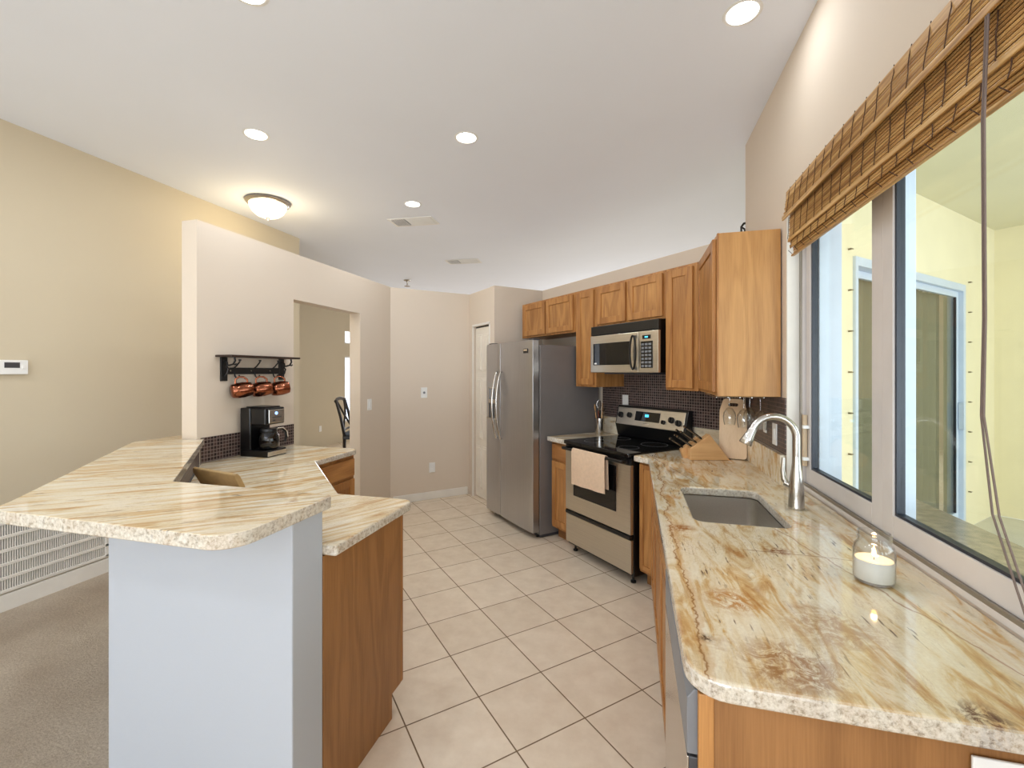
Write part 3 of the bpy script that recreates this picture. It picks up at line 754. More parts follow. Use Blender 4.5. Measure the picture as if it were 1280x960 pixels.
# ------------------------------------------------------------------ refrigerator
t = thing('refrigerator', 'side-by-side stainless refrigerator with grey sides under the short wall cabinet', 'refrigerator', (*onwall(.115), 0), -45)
W_ = .913
MB().box(.004, W_ - .004, -.715, -.03, .03, 1.735).build('cabinet_body', M['fside'], t, .006)
MB().box(.02, W_ - .02, -.70, -.2, .0, .055).build('base_grille', M['dgrey'], t, .004)
def bulge(x0, x1, z0, z1, y0, dep):
    pts = [(x0, y0)] + [(x0 + (x1 - x0) * k / 12, y0 - dep + .006 * ((k - 6) / 6) ** 2 + (.008 if k in (0, 12) else 0)) for k in range(13)] + [(x1, y0)]
    return MB().prism(pts[::-1], z0, z1)
for (xa, xb, hx) in ((.003, .305, .262), (.311, W_ - .003, .350)):
    dd = bulge(xa, xb, .06, 1.775, -.725, .078).build('door', M['fss'], t, .003, smooth=True)
    hp = []
    for k in range(15):
        u = k / 14; hp.append((hx, -.812 - .052 * math.sin(math.pi * u) ** .8, .83 + .66 * u))
    MB().tube([(hx, -.795, .83)] + hp + [(hx, -.795, 1.49)], .0125, 10, flat=.8).build('handle', M['nickel'], dd, smooth=True)
    if xa < .1:
        MB().box(.075, .235, -.806, -.797, 1.005, 1.335).build('dispenser_frame', M['ss'], dd, .003)
        MB().box(.09, .22, -.808, -.803, 1.02, 1.17).build('dispenser_recess', M['dgrey'], dd, .002)
        MB().box(.09, .22, -.809, -.803, 1.21, 1.32).build('dispenser_panel', M['grey'], dd, .002)
        MB().box(.085, .225, -.83, -.80, 1.012, 1.022).build('drip_tray', M['ss'], dd, .002)
    else:
        MB().box(.775, .845, -.8065, -.798, 1.66, 1.70).build('badge', M['dark'], dd)
        MB().box(.78, .84, -.8075, -.806, 1.682, 1.694).build('badge_strip', M['beige'], dd)
MB().box(W_ - .10, W_ - .02, -.77, -.70, 1.777, 1.79).build('hinge_cover', M['dgrey'], t, .004)
MB().box(.02, .10, -.77, -.70, 1.777, 1.79).build('hinge_cover', M['dgrey'], t, .004)
MB().box(.01, W_ - .01, -.724, -.716, .11, 1.73).build('door_seal', M['black'], t)
for xx in (.06, W_ - .06): MB().lathe([(0, 0), (.016, 0), (.016, .035), (0, .035)], 10, (xx, -.70, 0)).build('leveling_foot', M['black'], t)

# ------------------------------------------------------------------ range
t = thing('electric_range', 'freestanding stainless electric range with black glass cooktop', 'range', (*onwall(1.342), 0), -45)
W_ = .758
MB().box(.003, W_ - .003, -.64, -.03, .06, .895).build('oven_body', M['black'], t, .004)
MB().prism(rounded([(0, -.695), (W_, -.695), (W_, -.05), (0, -.05)], [.02, .02, .0, .0]), .896, .925).build('cooktop', M['blackg'], t, .006, 3)
for bx, by, br in ((.2, -.5, .10), (.56, -.5, .075), (.2, -.23, .075), (.56, -.23, .10)):
    MB().lathe([(br, 0), (br + .002, 0), (br + .002, .0006), (br, .0006)], 36, (bx, by, .9252)).build('burner_ring', M['grey'], t)
MB().box(.002, W_ - .002, -.668, -.642, .845, .893).build('vent_trim', M['black'], t, .006)
dd = MB().box(.006, W_ - .006, -.672, -.642, .355, .842).build('oven_door', M['ssx'], t, .005)
MB().box(.115, .61, -.6755, -.671, .485, .815).build('oven_window', M['blackg'], dd, .004)
MB().box(.112, .598, -.6765, -.6745, .49, .53).build('window_reflection_strip', M['dgrey'], dd) if False else None
MB().tube([(.03, -.722, .866), (W_ - .03, -.722, .866)], .012, 12).box(.03, .06, -.72, -.668, .854, .878).box(W_ - .06, W_ - .03, -.72, -.668, .854, .878).build('door_handle', M['black'], dd, .003, smooth=True)
dw_ = MB().box(.006, W_ - .006, -.668, -.642, .085, .318).build('drawer', M['ssx'], t, .005)
MB().box(.006, W_ - .006, -.678, -.642, .320, .350).build('drawer_handle', M['black'], dw_, .008)
mt = Matrix(((0, 0, 1, 0), (1, 0, 0, 0), (0, 1, 0, 0), (0, 0, 0, 1)))
MB().prism([(-.03, .926), (-.085, .926), (-.115, 1.03), (-.075, 1.195), (-.03, 1.195)], .0, W_, mt).build('back_console', M['black'], t, .006)
# tilted stainless fascia on the console
tilt = math.atan2(.04, .165)
fm = Matrix.Translation((0, -.1155, 1.033)) @ Matrix.Rotation(-tilt, 4, 'X')
fs = MB().box(.018, W_ - .018, -.006, .002, .0, .150, fm).build('control_fascia', M['ssx'], t, .003)
MB().box(.235, .50, -.009, -.005, .045, .125, fm).build('display_window', M['blackg'], fs)
MB().box(.345, .362, -.0105, -.0085, .082, .104, fm).box(.366, .383, -.0105, -.0085, .082, .104, fm).build('clock_digits', M['blue'], fs)
MB().box(.335, .39, -.0075, -.0055, .022, .030, fm).build('logo_badge', M['nickel'], fs)
kn = [(.065, .08, .026), (.17, .085, .024), (.545, .055, .017), (.62, .08, .025), (.69, .062, .025)]
for kx, kz, kr in kn:
    MB().lathe([(0, 0), (kr, 0), (kr * .92, .018), (0, .02)], 20, (0, 0, 0), fm @ Matrix.Translation((kx, -.006, kz)) @ Matrix.Rotation(R(90), 4, 'X')).box(kx - .003, kx + .003, -.034, -.02, kz - kr * .85, kz + kr * .85, fm).build('knob', M['black'], t)
for xx, yy in ((.05, -.60), (W_ - .05, -.60), (.05, -.1), (W_ - .05, -.1)):
    MB().lathe([(0, 0), (.02, 0), (.02, .012), (.009, .014), (.009, .06), (0, .06)], 12, (xx, yy, 0)).build('leveling_foot', M['black'], t)
# towel on the oven handle
tw = MB()
prof = [(-.7365, .600), (-.7375, .72), (-.7375, .861), (-.731, .877), (-.722, .8825), (-.713, .877), (-.7065, .861), (-.7045, .76), (-.701, .625)]
prof2 = [(y + (.0035 if y > -.722 else (-.0035 if y < -.722 else 0)), z + (.0035 if z > .866 else 0)) for y, z in prof]
loop = prof + prof2[::-1]
n0x = .175; nx = 28; grid = []
for k in range(nx + 1):
    u = k / nx; xx = n0x + .385 * u + 0
    grid.append([tw.bm.verts.new((xx, y + .004 * math.sin(u * 14 + (1 if y > -.722 else 0)) * (max(0, (.86 - z)) / .26) * (1 if y < -.722 else .4), z + (.008 * u if z < .65 else 0))) for y, z in loop])
L = len(loop)
for a, b in zip(grid, grid[1:]):
    for k in range(L): tw.bm.faces.new((a[k], a[(k + 1) % L], b[(k + 1) % L], b[k]))
tw.bm.faces.new(grid[0]); tw.bm.faces.new(grid[-1][::-1])
o = tw.build('dish_towel', M['towel'], None, smooth=True); o.location = (*onwall(1.342), 0); o.rotation_euler = (0, 0, R(-45))
tag(o, 'beige terry dish towel draped over the oven door handle', 'towel')

# ------------------------------------------------------------------ microwave
t = thing('microwave_oven', 'stainless over-the-range microwave with black vent and round handle', 'microwave', (*onwall(1.345), 1.485), -45)
W_ = .752
MB().box(.002, W_ - .002, -.375, -.008, .0, .394).build('case', M['black'], t, .004)
MB().box(.0, W_, -.398, -.376, .315, .393).build('vent_grille', M['black'], t, .006)
dd = MB().box(.0, .555, -.402, -.377, .0, .312).build('door', M['ssx'], t, .005)
MB().box(.04, .47, -.405, -.400, .062, .245).build('door_window', M['blackg'], dd, .003)
MB().box(.055, .085, -.4055, -.4045, .07, .082).build('logo_badge', M['white'], dd)
hp = [(.515 + .0, -.402 - .03 * math.sin(math.pi * k / 12), .03 + .25 * k / 12) for k in range(13)]
ring = [(.522 + .03 * math.cos(2 * math.pi * k / 28), -.424, .155 + .128 * math.sin(2 * math.pi * k / 28)) for k in range(29)]
MB().tube(ring, .0075, 8, False).box(.515, .529, -.424, -.40, .27, .285).box(.515, .529, -.424, -.40, .025, .04).build('handle', M['black'], dd, smooth=True)
cpn = MB().box(.558, W_, -.402, -.377, .0, .312).build('control_panel', M['ssx'], t, .004)
MB().box(.585, .70, -.4045, -.400, .035, .235).build('keypad', M['blackg'], cpn)
MB().box(.60, .68, -.4045, -.400, .252, .28).build('display', M['blackg'], cpn)
MB().box(.625, .655, -.4055, -.4043, .261, .271).build('display_digits', M['blue'], cpn)
for r_ in range(7):
    for c_ in range(3): MB().box(.592 + c_ * .035, .618 + c_ * .035, -.4062, -.4042, .042 + r_ * .027, .058 + r_ * .027).build('key', M['grey'], cpn)
MB().box(.12, .62, -.35, -.08, -.012, .0).build('light_panel', M['dgrey'], t, .002)
MB().box(.012, .028, -.4, -.397, .325, .385).build('vent_sticker', M['blue'], t) if False else None

# ------------------------------------------------------------------ utensils, knife block, boards
cx, cy = RW(1.185, .16)
t = thing('utensil_crock', 'brushed steel utensil crock left of the range', 'crock', (cx, cy, .9155))
MB().lathe([(0, 0), (.043, 0), (.044, .003), (.044, .150), (.041, .150), (.041, .006), (0, .006)], 24).build('crock', M['nickel'], t, smooth=True)
ut = [('wooden_spoon', 'pale wooden spoon leaning out of the steel crock, leftmost utensil', 'wood', -.018, -.012, -.035, .27, 'spoon'), ('spatula', 'black slotted spatula standing in the steel crock', 'black', .0, .012, .01, .30, 'spat'),
      ('brown_handled_turner', 'dark red-brown handled turner in the steel crock', 'brownp', -.004, -.016, -.008, .21, 'stick'), ('wooden_spatula', 'wooden spatula standing in the steel crock between black tools', 'wood', .015, -.006, .02, .28, 'spat'),
      ('ladle', 'steel ladle leaning right out of the utensil crock', 'nickel', .022, .0, .03, .25, 'spoon'), ('whisk', 'tall steel whisk rising highest from the crock', 'nickel', -.004, .020, -.004, .31, 'whisk')]
for nm, lb, mt_, x_, y_, lean, hh, kd in ut:
    g = thing(nm, lb, 'utensil', (cx + x_ * .8, cy - x_ * .6 + y_, .923))
    ex = Vector((lean * .9, -lean * .3, hh))
    MB().tube([(0, 0, 0), tuple(ex * .72)], .005, 8).build('handle', M[mt_], g, smooth=True)
    p0 = ex * .72; p1 = ex
    if kd == 'spoon': MB().tube([tuple(p0), tuple(p0.lerp(p1, .3)), tuple(p0.lerp(p1, .65)), tuple(p1)], [.005, .018, .023, .008], 12, flat=.35).build('spoon_bowl', M[mt_], g, smooth=True)
    elif kd == 'spat': MB().tube([tuple(p0), tuple(p0.lerp(p1, .15)), tuple(p1)], [.006, .024, .03], 8, flat=.15).build('blade', M[mt_], g)
    elif kd == 'whisk':
        mb = MB()
        for a in range(4):
            an = a * math.pi / 4; mb.tube([tuple(p0 + Vector((math.cos(an), math.sin(an), 0)) * .022 * math.sin(math.pi * k / 12) * (1 if True else 0) + (p1 - p0) * (1 - abs(k / 6 - 1) * 0 - 0) * (k / 12)) for k in range(13)], .0013, 5)
            mb.tube([tuple(p0 - Vector((math.cos(an), math.sin(an), 0)) * .022 * math.sin(math.pi * k / 12) + (p1 - p0) * (k / 12)) for k in range(13)], .0013, 5)
        mb.build('wire_loops', M[mt_], g)
    else: MB().tube([tuple(p0), tuple(p1)], [.008, .007], 8).build('grip', M[mt_], g)

# knife block: profile faces the camera; local x to the right in the picture
kb = thing('knife_block', 'slanted light wooden knife block on the window counter near the range', 'knife block', (.362, 3.135, .9155), 12)
MT = Matrix(((1, 0, 0, 0), (0, 0, 1, 0), (0, 1, 0, 0), (0, 0, 0, 1)))   # prism xy -> xz, depth y
MB().prism([(0, 0), (.255, 0), (.125, .168), (.0, .075)], .0, .06, MT).build('block', M['block'], kb, .003)
MB().prism([(-.02, 0.0), (.19, 0), (.085, .150), (-.038, .058)], .061, .105, MT).build('rear_block', M['block'], kb, .003)
edge = Vector((.125, 0, .093)); nrm = Vector((-.093, 0, .125)).normalized()
kl = [('knife', (.02, .02), .11), ('knife', (.06, .02), .12), ('knife', (.10, .02), .13), ('knife', (.02, .045), .10), ('knife', (.06, .045), .11), ('knife', (.105, .045), .13), ('steak_knife', (-.01, .08), .10), ('steak_knife', (.03, .08), .10), ('steak_knife', (.065, .08), .12)]
pos_names = ['lowest of the front row', 'middle of the front row', 'topmost of the front row', 'lowest of the second row', 'middle of the second row', 'topmost of the second row', 'lowest of the back row', 'middle of the back row', 'topmost of the back row']
cr_, sr_ = math.cos(R(12)), math.sin(R(12))
for (nm, (s_, y_), ln), pn in zip(kl, pos_names):
    if y_ < .061: p = Vector((0, y_, .075)) + edge.normalized() * s_
    else: p = Vector((-.038, y_, .058)) + Vector((.123, 0, .092)).normalized() * (s_ + .03)
    p = p + nrm * .002
    wx, wy = .362 + p.x * cr_ - p.y * sr_, 3.135 + p.x * sr_ + p.y * cr_
    g = thing('knife', 'black-handled kitchen knife in the wooden block, ' + pn, 'knife', (wx, wy, .9155 + p.z), 12, 'knives in the wooden block')
    d_ = (nrm * .95 + Vector((-.38, 0, -.1))).normalized()
    MB().tube([(0, 0, 0), tuple(d_ * .018), tuple(d_ * ln)], [.0075, .0085, .0095], 8, flat=.7).build('handle', M['black'], g, smooth=True)
    MB().tube([tuple(d_ * ln), tuple(d_ * (ln + .006))], .0098, 8, flat=.7).tube([tuple(d_ * .02 + Vector((0, -.007, 0))), tuple(d_ * (ln - .01) + Vector((0, -.007, 0)))], .003, 6).build('bolster', M['nickel'], g)

# cutting boards leaning in the corner
def board(name, label, loc, rotz, lean, w_, h_, th, hole=True):
    t = thing(name, label, 'cutting board', loc, rotz)
    out = rounded([(-w_ / 2, 0), (w_ / 2, 0), (w_ / 2, h_ * .80), (w_ * .36, h_), (-w_ * .36, h_), (-w_ / 2, h_ * .80)], [.02, .02, .05, .02, .02, .05])
    hl = rnd_rect(-.03, .03, h_ - .05, h_ - .028, .0105, 4)
    mx_ = Matrix.Rotation(R(-lean), 4, 'X') @ Matrix(((1, 0, 0, 0), (0, 0, 1, 0), (0, 1, 0, 0), (0, 0, 0, 1)))
    MB().prism(out, 0, th, mx_, holes=[hl]).build('board', M['board'], t, .004)
    return t


board('cutting_board', 'large pale maple cutting board with handle slot leaning in the counter corner', (.635, 3.235, .9200), -14, 9, .165, .395, .022)
board('cutting_board', 'thin pale cutting board standing behind the larger one in the counter corner', (.664, 3.268, .9200), -14, 9, .12, .31, .018)

# outlets on the tile beside the window
plate('wall_switch', 'white double rocker plate on the dark tile under the wall cabinet', (.7435, 2.90, 1.19), -90, 'outlet', .055, .10)
plate('wall_switch', 'white switch plate on the dark tile nearest the window', (.7435, 2.715, 1.155), -90, 'switch', .07, .115, 'switch')
ox, oy = RW(1.36, .0055)
plate('wall_outlet', 'pinkish-white outlet plate on the dark tile above the range console', (ox, oy, 1.225), -45, 'outlet')
plate('wall_outlet', 'small white outlet on the tiled inner face of the pony wall', (-1.855 + .012, 1.455, .985), 135, 'outlet', .06, .07)
bpy.data.objects['wall_outlet.002'].rotation_euler = (0, 0, R(135))

# ------------------------------------------------------------------ candle
t = thing('jar_candle', 'lit white candle in a glass mason jar on the window counter', 'candle', (.640, 1.452, .9155))
jp = [(0, 0), (.040, 0), (.0465, .006), (.0475, .02), (.0475, .085), (.044, .100), (.037, .108), (.037, .112), (.0395, .113), (.0395, .118), (.037, .119), (.037, .124), (.0395, .125), (.0395, .130), (.037, .131), (.037, .136)]
ji = [(.035, .136), (.035, .108), (.042, .098), (.0455, .084), (.0455, .008), (0, .005)]
MB().lathe(jp + ji, 32).build('glass_jar', M['jar'], t, smooth=True)
MB().lathe([(0, .007), (.044, .009), (.0448, .02), (.0448, .060), (.043, .062), (0, .059)], 32).build('wax', M['wax'], t, smooth=True)
MB().tube([(0, 0, .059), (.001, 0, .070)], .0012, 6).build('wick', M['black'], t)
MB().lathe([(0, 0), (.0035, .003), (.0055, .009), (.004, .018), (.0015, .026), (0, .030)], 12, (0, 0, .067)).build('flame', M['flame'], t, smooth=True)
pl = bpy.data.lights.new('candle_light', 'POINT'); pl.energy = .25; pl.color = (1, .62, .28); pl.shadow_soft_size = .006
po = bpy.data.objects.new('candle_light', pl); C.objects.link(po); po.location = (.640, 1.452, 1.012)

# ------------------------------------------------------------------ bamboo shade
t = thing('bamboo_shade', 'woven bamboo roman shade gathered at the top of the kitchen window', 'window shade', (0, 0, 0))
def slats(mb, x0, z0, z1, pitch, lean=0.0, ya=.34, yb=2.395, wav=.0):
    n = int((z1 - z0) / pitch)
    for k in range(n):
        z = z1 - (k + .5) * pitch; x = x0 - lean * (z1 - z)
        y = ya + random.uniform(-.004, .004); e_ = yb + random.uniform(-.006, .006)
        h = pitch * random.uniform(.36, .45); d_ = random.uniform(.0012, .0022)
        ys = [y + (e_ - y) * j / 8 for j in range(9)]
        jit = [random.uniform(-.0012, .0012) for _ in ys]
        pts = [(x + jj * .6, yy, z + jj) for yy, jj in zip(ys, jit)]
        mb.tube(pts, h, 6, flat=d_ / h) if False else mb.tube(pts, [h] * 9, 6)
    return mb


vl = slats(MB(), .708, 2.225, 2.343, .0105, .12); v_ = vl.build('valance', M['bamboo'], t, smooth=True)
MB().box(.700, .742, .34, 2.392, 2.305, 2.338).build('head_rail', M['bamboo'], t)
MB().box(.684, .692, .338, 2.40, 2.207, 2.226).build('valance_hem', M['bamboo'], t, .002)
sl = slats(MB(), .718, 2.105, 2.30, .0105, .06, yb=2.375); sl.build('shade_panel', M['bamboo'], t, smooth=True)
MB().box(.702, .709, .34, 2.378, 2.098, 2.112).build('fold_batten', M['bamboo'], t, .002)
sl = slats(MB(), .716, 2.058, 2.118, .0105, .10, yb=2.372); sl.build('lower_fold', M['bamboo'], t, smooth=True)
sl = slats(MB(), .724, 2.036, 2.085, .0105, -.1, yb=2.368); sl.build('bottom_fold', M['bamboo'], t, smooth=True)
sl = slats(MB(), .738, 2.045, 2.11, .0105, 0, yb=2.37); sl.build('rear_fold', M['bamboo'], t, smooth=True)
MB().prism([(.7235, 2.11), (.7285, 2.30), (.7295, 2.30), (.7255, 2.11)][::-1], .342, 2.372, Matrix(((1, 0, 0, 0), (0, 0, 1, 0), (0, 1, 0, 0), (0, 0, 0, 1)))).build('slat_shadow_sheet', M['thread_shade'], t)  # dark sheet standing in for the shade between slats
MB().prism([(.700, 2.232), (.7125, 2.338), (.7135, 2.338), (.7015, 2.232)][::-1], .342, 2.388, Matrix(((1, 0, 0, 0), (0, 0, 1, 0), (0, 1, 0, 0), (0, 0, 0, 1)))).build('valance_shadow_sheet', M['thread_shade'], t)  # same dark sheet for the shaded gaps of the valance
MB().box(.714, .728, .34, 2.37, 2.030, 2.038).build('bottom_rail', M['bamboo'], t, .002)
mb = MB()
y = 2.34; k = 0
while y > .40:
    w1 = lambda: random.uniform(-.004, .004)
    mb.tube([(.7025, y + w1(), 2.345)] + [(.7025 - .12 * (2.343 - z) - .001, y + w1(), z) for z in (2.32, 2.295, 2.27, 2.245, 2.225)], .0013, 5)
    mb.tube([(.7125 - .06 * (2.30 - z) - .001, y + .03 + w1(), z) for z in (2.215, 2.19, 2.165, 2.14, 2.112)], .0013, 5)
    mb.tube([(.7105 - .10 * (2.118 - z) - .001, y + w1(), z) for z in (2.097, 2.08, 2.06)], .0013, 5)
    mb.tube([(.700, y + .02 + w1(), 2.056), (.712, y + .01 + w1(), 2.036)], .0013, 5)
    y -= .078; k += 1
mb.build('stitching', M['thread_shade'], t)
mb = MB()
for dy in (0, .006):
    mb.tube([(.688, 1.118 + dy, 2.21), (.684, 1.122 + dy, 2.0), (.694, 1.135 + dy, 1.6), (.70, 1.15 + dy * 1.2, 1.4), (.71, 1.125 + dy * 3, 1.2), (.735, 1.10 + dy * 3.5, 1.06), (.74, 1.08, .96)], .0022, 8)
mb.build('pull_cord', M['cord'], t, smooth=True)

# ------------------------------------------------------------------ ceiling fixtures
def downlight(loc, label, power):
    t = thing('recessed_light', label, 'ceiling light', (loc[0], loc[1], CEIL), 0, 'recessed ceiling lights')
    MB().lathe([(.062, -.002), (.076, -.003), (.080, -.001), (.080, 0), (.062, 0)], 36).build('trim_ring', M['white'], t, smooth=True)
    MB().lathe([(0, -.0045), (.063, -.0045), (.063, -.001), (0, -.001)], 32).build('lens', M['lens'], t)
    l = area('downlight', (loc[0], loc[1], CEIL - .012), (0, 0, 0), .12, .12, power, (.88, .94, 1.0), 'DISK')
    return t


for (x, y, lb) in ((.46, 2.148, 'round recessed light near the window wall, rightmost on the ceiling'), (-1.069, 2.817, 'round recessed light near the middle of the ceiling over the tile aisle'),
                   (-2.389, 2.421, 'round recessed light above the partition end, left of the ceiling middle'), (-1.972, 3.801, 'small recessed light beside the larger ceiling vent'),
                   (-1.522, 1.50, 'recessed light cut off by the top edge of the photo')):
    downlight((x, y), lb, 2.8 if x > 0 else 8)
for (x, y, pw) in ((-1.2, -.9, 4), (-2.9, -.9, 12), (-2.95, .85, 9), (-2.9, -2.9, 8)):  # extra downlights out of view, added to brighten carpet and left wall
    downlight((x, y), 'unseen recessed light added to brighten the carpeted great room', pw)
t = thing('dome_ceiling_light', 'glowing frosted dome ceiling light near the left wall', 'ceiling light', (-3.22, 3.40, CEIL))
MB().lathe([(0, 0), (.185, 0), (.19, -.012), (.178, -.028), (.160, -.034), (0, -.034)], 40).build('metal_base', M['nickel'], t, smooth=True)
MB().lathe([(.158, -.034), (.152, -.06), (.13, -.10), (.095, -.130), (.05, -.148), (0, -.153)], 40).build('glass_bowl', M['dome'], t, smooth=True)
MB().lathe([(0, -.150), (.016, -.152), (.014, -.160), (.006, -.165), (.008, -.172), (0, -.178)], 16).build('finial', M['nickel'], t, smooth=True)
pl = bpy.data.lights.new('dome_glow', 'POINT'); pl.energy = 9; pl.color = (1, .82, .52); pl.shadow_soft_size = .15
po = bpy.data.objects.new('dome_glow', pl); C.objects.link(po); po.location = (-3.22, 3.40, CEIL - .34)


def vent(loc, rot, L, Wd, label):
    t = thing('ceiling_vent', label, 'vent', loc, rot, 'ceiling air vents')
    MB().prism([(-L / 2, -Wd / 2), (L / 2, -Wd / 2), (L / 2, Wd / 2), (-L / 2, Wd / 2)], -.008, 0, holes=[[(-L / 2 + .025, -Wd / 2 + .025), (L / 2 - .025, -Wd / 2 + .025), (L / 2 - .025, Wd / 2 - .025), (-L / 2 + .025, Wd / 2 - .025)]]).build('frame', M['white'], t, .002)
    MB().box(-L / 2 + .02, L / 2 - .02, -Wd / 2 + .02, Wd / 2 - .02, -.0015, -.0005).build('duct_opening', M['dgrey'], t)
    mb = MB()
    for k in range(7): mb.box(-L / 2 + .028 + k * .022, -L / 2 + .034 + k * .022, -Wd / 2 + .025, Wd / 2 - .025, -.012, -.002)
    n = int((Wd - .05) / .014)
    for k in range(n): mb.box(-L / 2 + .185, L / 2 - .027, -Wd / 2 + .027 + k * .014, -Wd / 2 + .035 + k * .014, -.010, -.003)
    mb.build('louvers', M['white'], t)
    return t


vent((-2.19, 4.24, CEIL), 4, .48, .24, 'rectangular ceiling vent, the nearer of the two, by a recessed light')
vent((-2.30, 5.95, CEIL), 4, .48, .24, 'rectangular ceiling vent, the farther of the two')
t = thing('sprinkler_head', 'small metal sprinkler head on the ceiling above the far corner', 'sprinkler', (-3.70, 6.93, CEIL))
MB().lathe([(0, 0), (.06, 0), (.055, -.01), (.02, -.014), (.012, -.03), (.012, -.08), (0, -.08)], 20).build('escutcheon', M['nickel'], t, smooth=True)
MB().lathe([(0, -.10), (.05, -.10), (.05, -.105), (0, -.105)], 16).tube([(.01, 0, -.08), (.02, 0, -.1)], .003, 5).tube([(-.01, 0, -.08), (-.02, 0, -.1)], .003, 5).build('deflector', M['nickel'], t)

# ------------------------------------------------------------------ left wall items
t = thing('thermostat', 'white wall thermostat with a dark screen on the left wall', 'thermostat', (-3.76, 1.885, 1.52), 90)
MB().box(-.10, .10, -.022, 0, -.045, .045).build('housing', M['white'], t, .004)
MB().box(-.015, .058, -.0235, -.021, -.004, .03).build('screen', M['dgrey'], t)
MB().box(.068, .085, -.0245, -.021, -.01, .016).build('button', M['white'], t, .002)
t = thing('return_air_grille', 'large white return air grille low on the left wall', 'air grille', (-3.76, .5, 0), 90)
L = 1.95
mb = MB()
for z in (.135, .215, .30, .385, .47, .555): mb.box(0, L, -.018, -.001, z - .009, z + .009)
mb.box(0, .025, -.018, -.001, .13, .56).box(L - .025, L, -.018, -.001, .13, .56); mb.build('frame', M['trim'], t, .002)
mb = MB()
for k in range(int(L / .012) - 2): mb.box(.02 + k * .012, .0255 + k * .012, -.012, -.002, .135, .555)
mb.build('vertical_louvers', M['trim'], t)
MB().box(.01, L - .01, -.0022, -.0008, .13, .56).build('backing', M['grey'], t)

# switches
plate('light_switch', 'white light switch plate on the partition right of the doorway', (-2.6195, 4.10, 1.155), 90, 'switch', .072, .115, 'switch')
n_ = Vector((q, -q))
plate('phone_jack', 'white wall plate with a round jack on the far angled wall', (-2.345 + .001, 4.795 - .001, 1.25), 45, 'jack', .075, .12, 'wall plate')
plate('wall_outlet', 'white outlet low on the far angled wall above the baseboard', (-2.276 + .001, 4.864 - .001, .37), 45, 'outlet')
plate('wall_outlet', 'white outlet on the dining room wall seen through the doorway', (-5.999, 7.66, .36), 90, 'outlet')
# ------------------------------------------------------------------ mug rack
t = thing('mug_rack', 'black iron shelf rack with scroll brackets on the partition wall', 'wall rack', (-2.62, 2.36, 1.43), 90)
L = .555
MB().box(-.035, L + .03, -.135, -.001, .158, .172).build('shelf_board', M['wbrown'], t, .003)
def scroll(mb, c, r0, turns, start, x, y0=0):
    return mb
for xb in (.0, L - .05):
    MB().box(xb, xb + .05, -.012, -.001, .0, .158).build('back_plate', M['iron'], t, .002)
    pts = [(xb + .025, -.012, .03), (xb + .025, -.035, .05), (xb + .025, -.045, .08), (xb + .025, -.03, .10), (xb + .025, -.055, .105), (xb + .025, -.085, .112), (xb + .025, -.10, .135), (xb + .025, -.095, .156)]
    mb = MB().tube(pts, .006, 8)
    mb.tube([(xb + .025, -.085, .112), (xb + .025, -.10, .108), (xb + .025, -.108, .115)], .005, 8).tube([(xb + .025, -.012, .13), (xb + .025, -.035, .125), (xb + .025, -.04, .105), (xb + .025, -.03, .10)], .005, 8)
    mb.build('scroll_bracket', M['iron'], t, smooth=True)
MB().box(.05, L - .05, -.012, -.002, .045, .09).build('cross_bar', M['iron'], t, .002)
for hx in (.10, .27, .44):
    MB().tube([(hx, -.012, .088), (hx, -.03, .10), (hx, -.055, .125), (hx, -.06, .135)], .005, 8).tube([(hx, -.06, .136), (hx, -.061, .146)], .009, 10).tube([(hx, -.012, .06), (hx, -.02, .03), (hx, -.035, .016), (hx, -.052, .022), (hx, -.055, .04)], .0045, 8).build('hook', M['iron'], t, smooth=True)
    MB().lathe([(0, 0), (.005, 0), (.004, .003), (0, .004)], 10, (0, 0, 0), Matrix.Translation((hx - .03, -.012, .068)) @ Matrix.Rotation(R(90), 4, 'X')).build('screw', M['nickel'], t)


def mug(loc, label):
    t = thing('copper_mug', label, 'mug', loc, 62, 'copper mugs on the wall rack'); t.scale = (1.18, 1.18, 1.18)
    # mug lies with its axis along local x, handle up
    mx_ = Matrix.Rotation(R(-8), 4, 'Y') @ Matrix.Rotation(R(90), 4, 'Y')
    MB().lathe([(0, -.052), (.030, -.052), (.038, -.046), (.044, -.02), (.045, .01), (.041, .04), (.038, .052), (.036, .052), (.039, .04), (.043, .01), (.042, -.02), (.035, -.043), (0, -.047)], 28, (0, 0, 0), mx_).build('cup', M['copper'], t, smooth=True)
    hp = [(-.030, 0, .038), (-.030, 0, .062), (-.012, 0, .076), (.012, 0, .074), (.030, 0, .06), (.032, 0, .036)]
    MB().tube(hp, .004, 8, flat=1.4).build('handle', M['copper'], t, smooth=True)
    return t


m0 = mug((-2.548, 2.46, 1.368), 'hammered copper mug on the left hook of the wall rack')
dup(m0, (-2.548, 2.63, 1.368), 'hammered copper mug on the middle hook of the wall rack')
dup(m0, (-2.548, 2.80, 1.368), 'hammered copper mug on the right hook of the wall rack')

# ------------------------------------------------------------------ coffee maker (front faces +X)
t = thing('coffee_maker', 'black and stainless drip coffee maker on the lower counter', 'coffee maker', (-2.585, 2.485, .9155), 90)
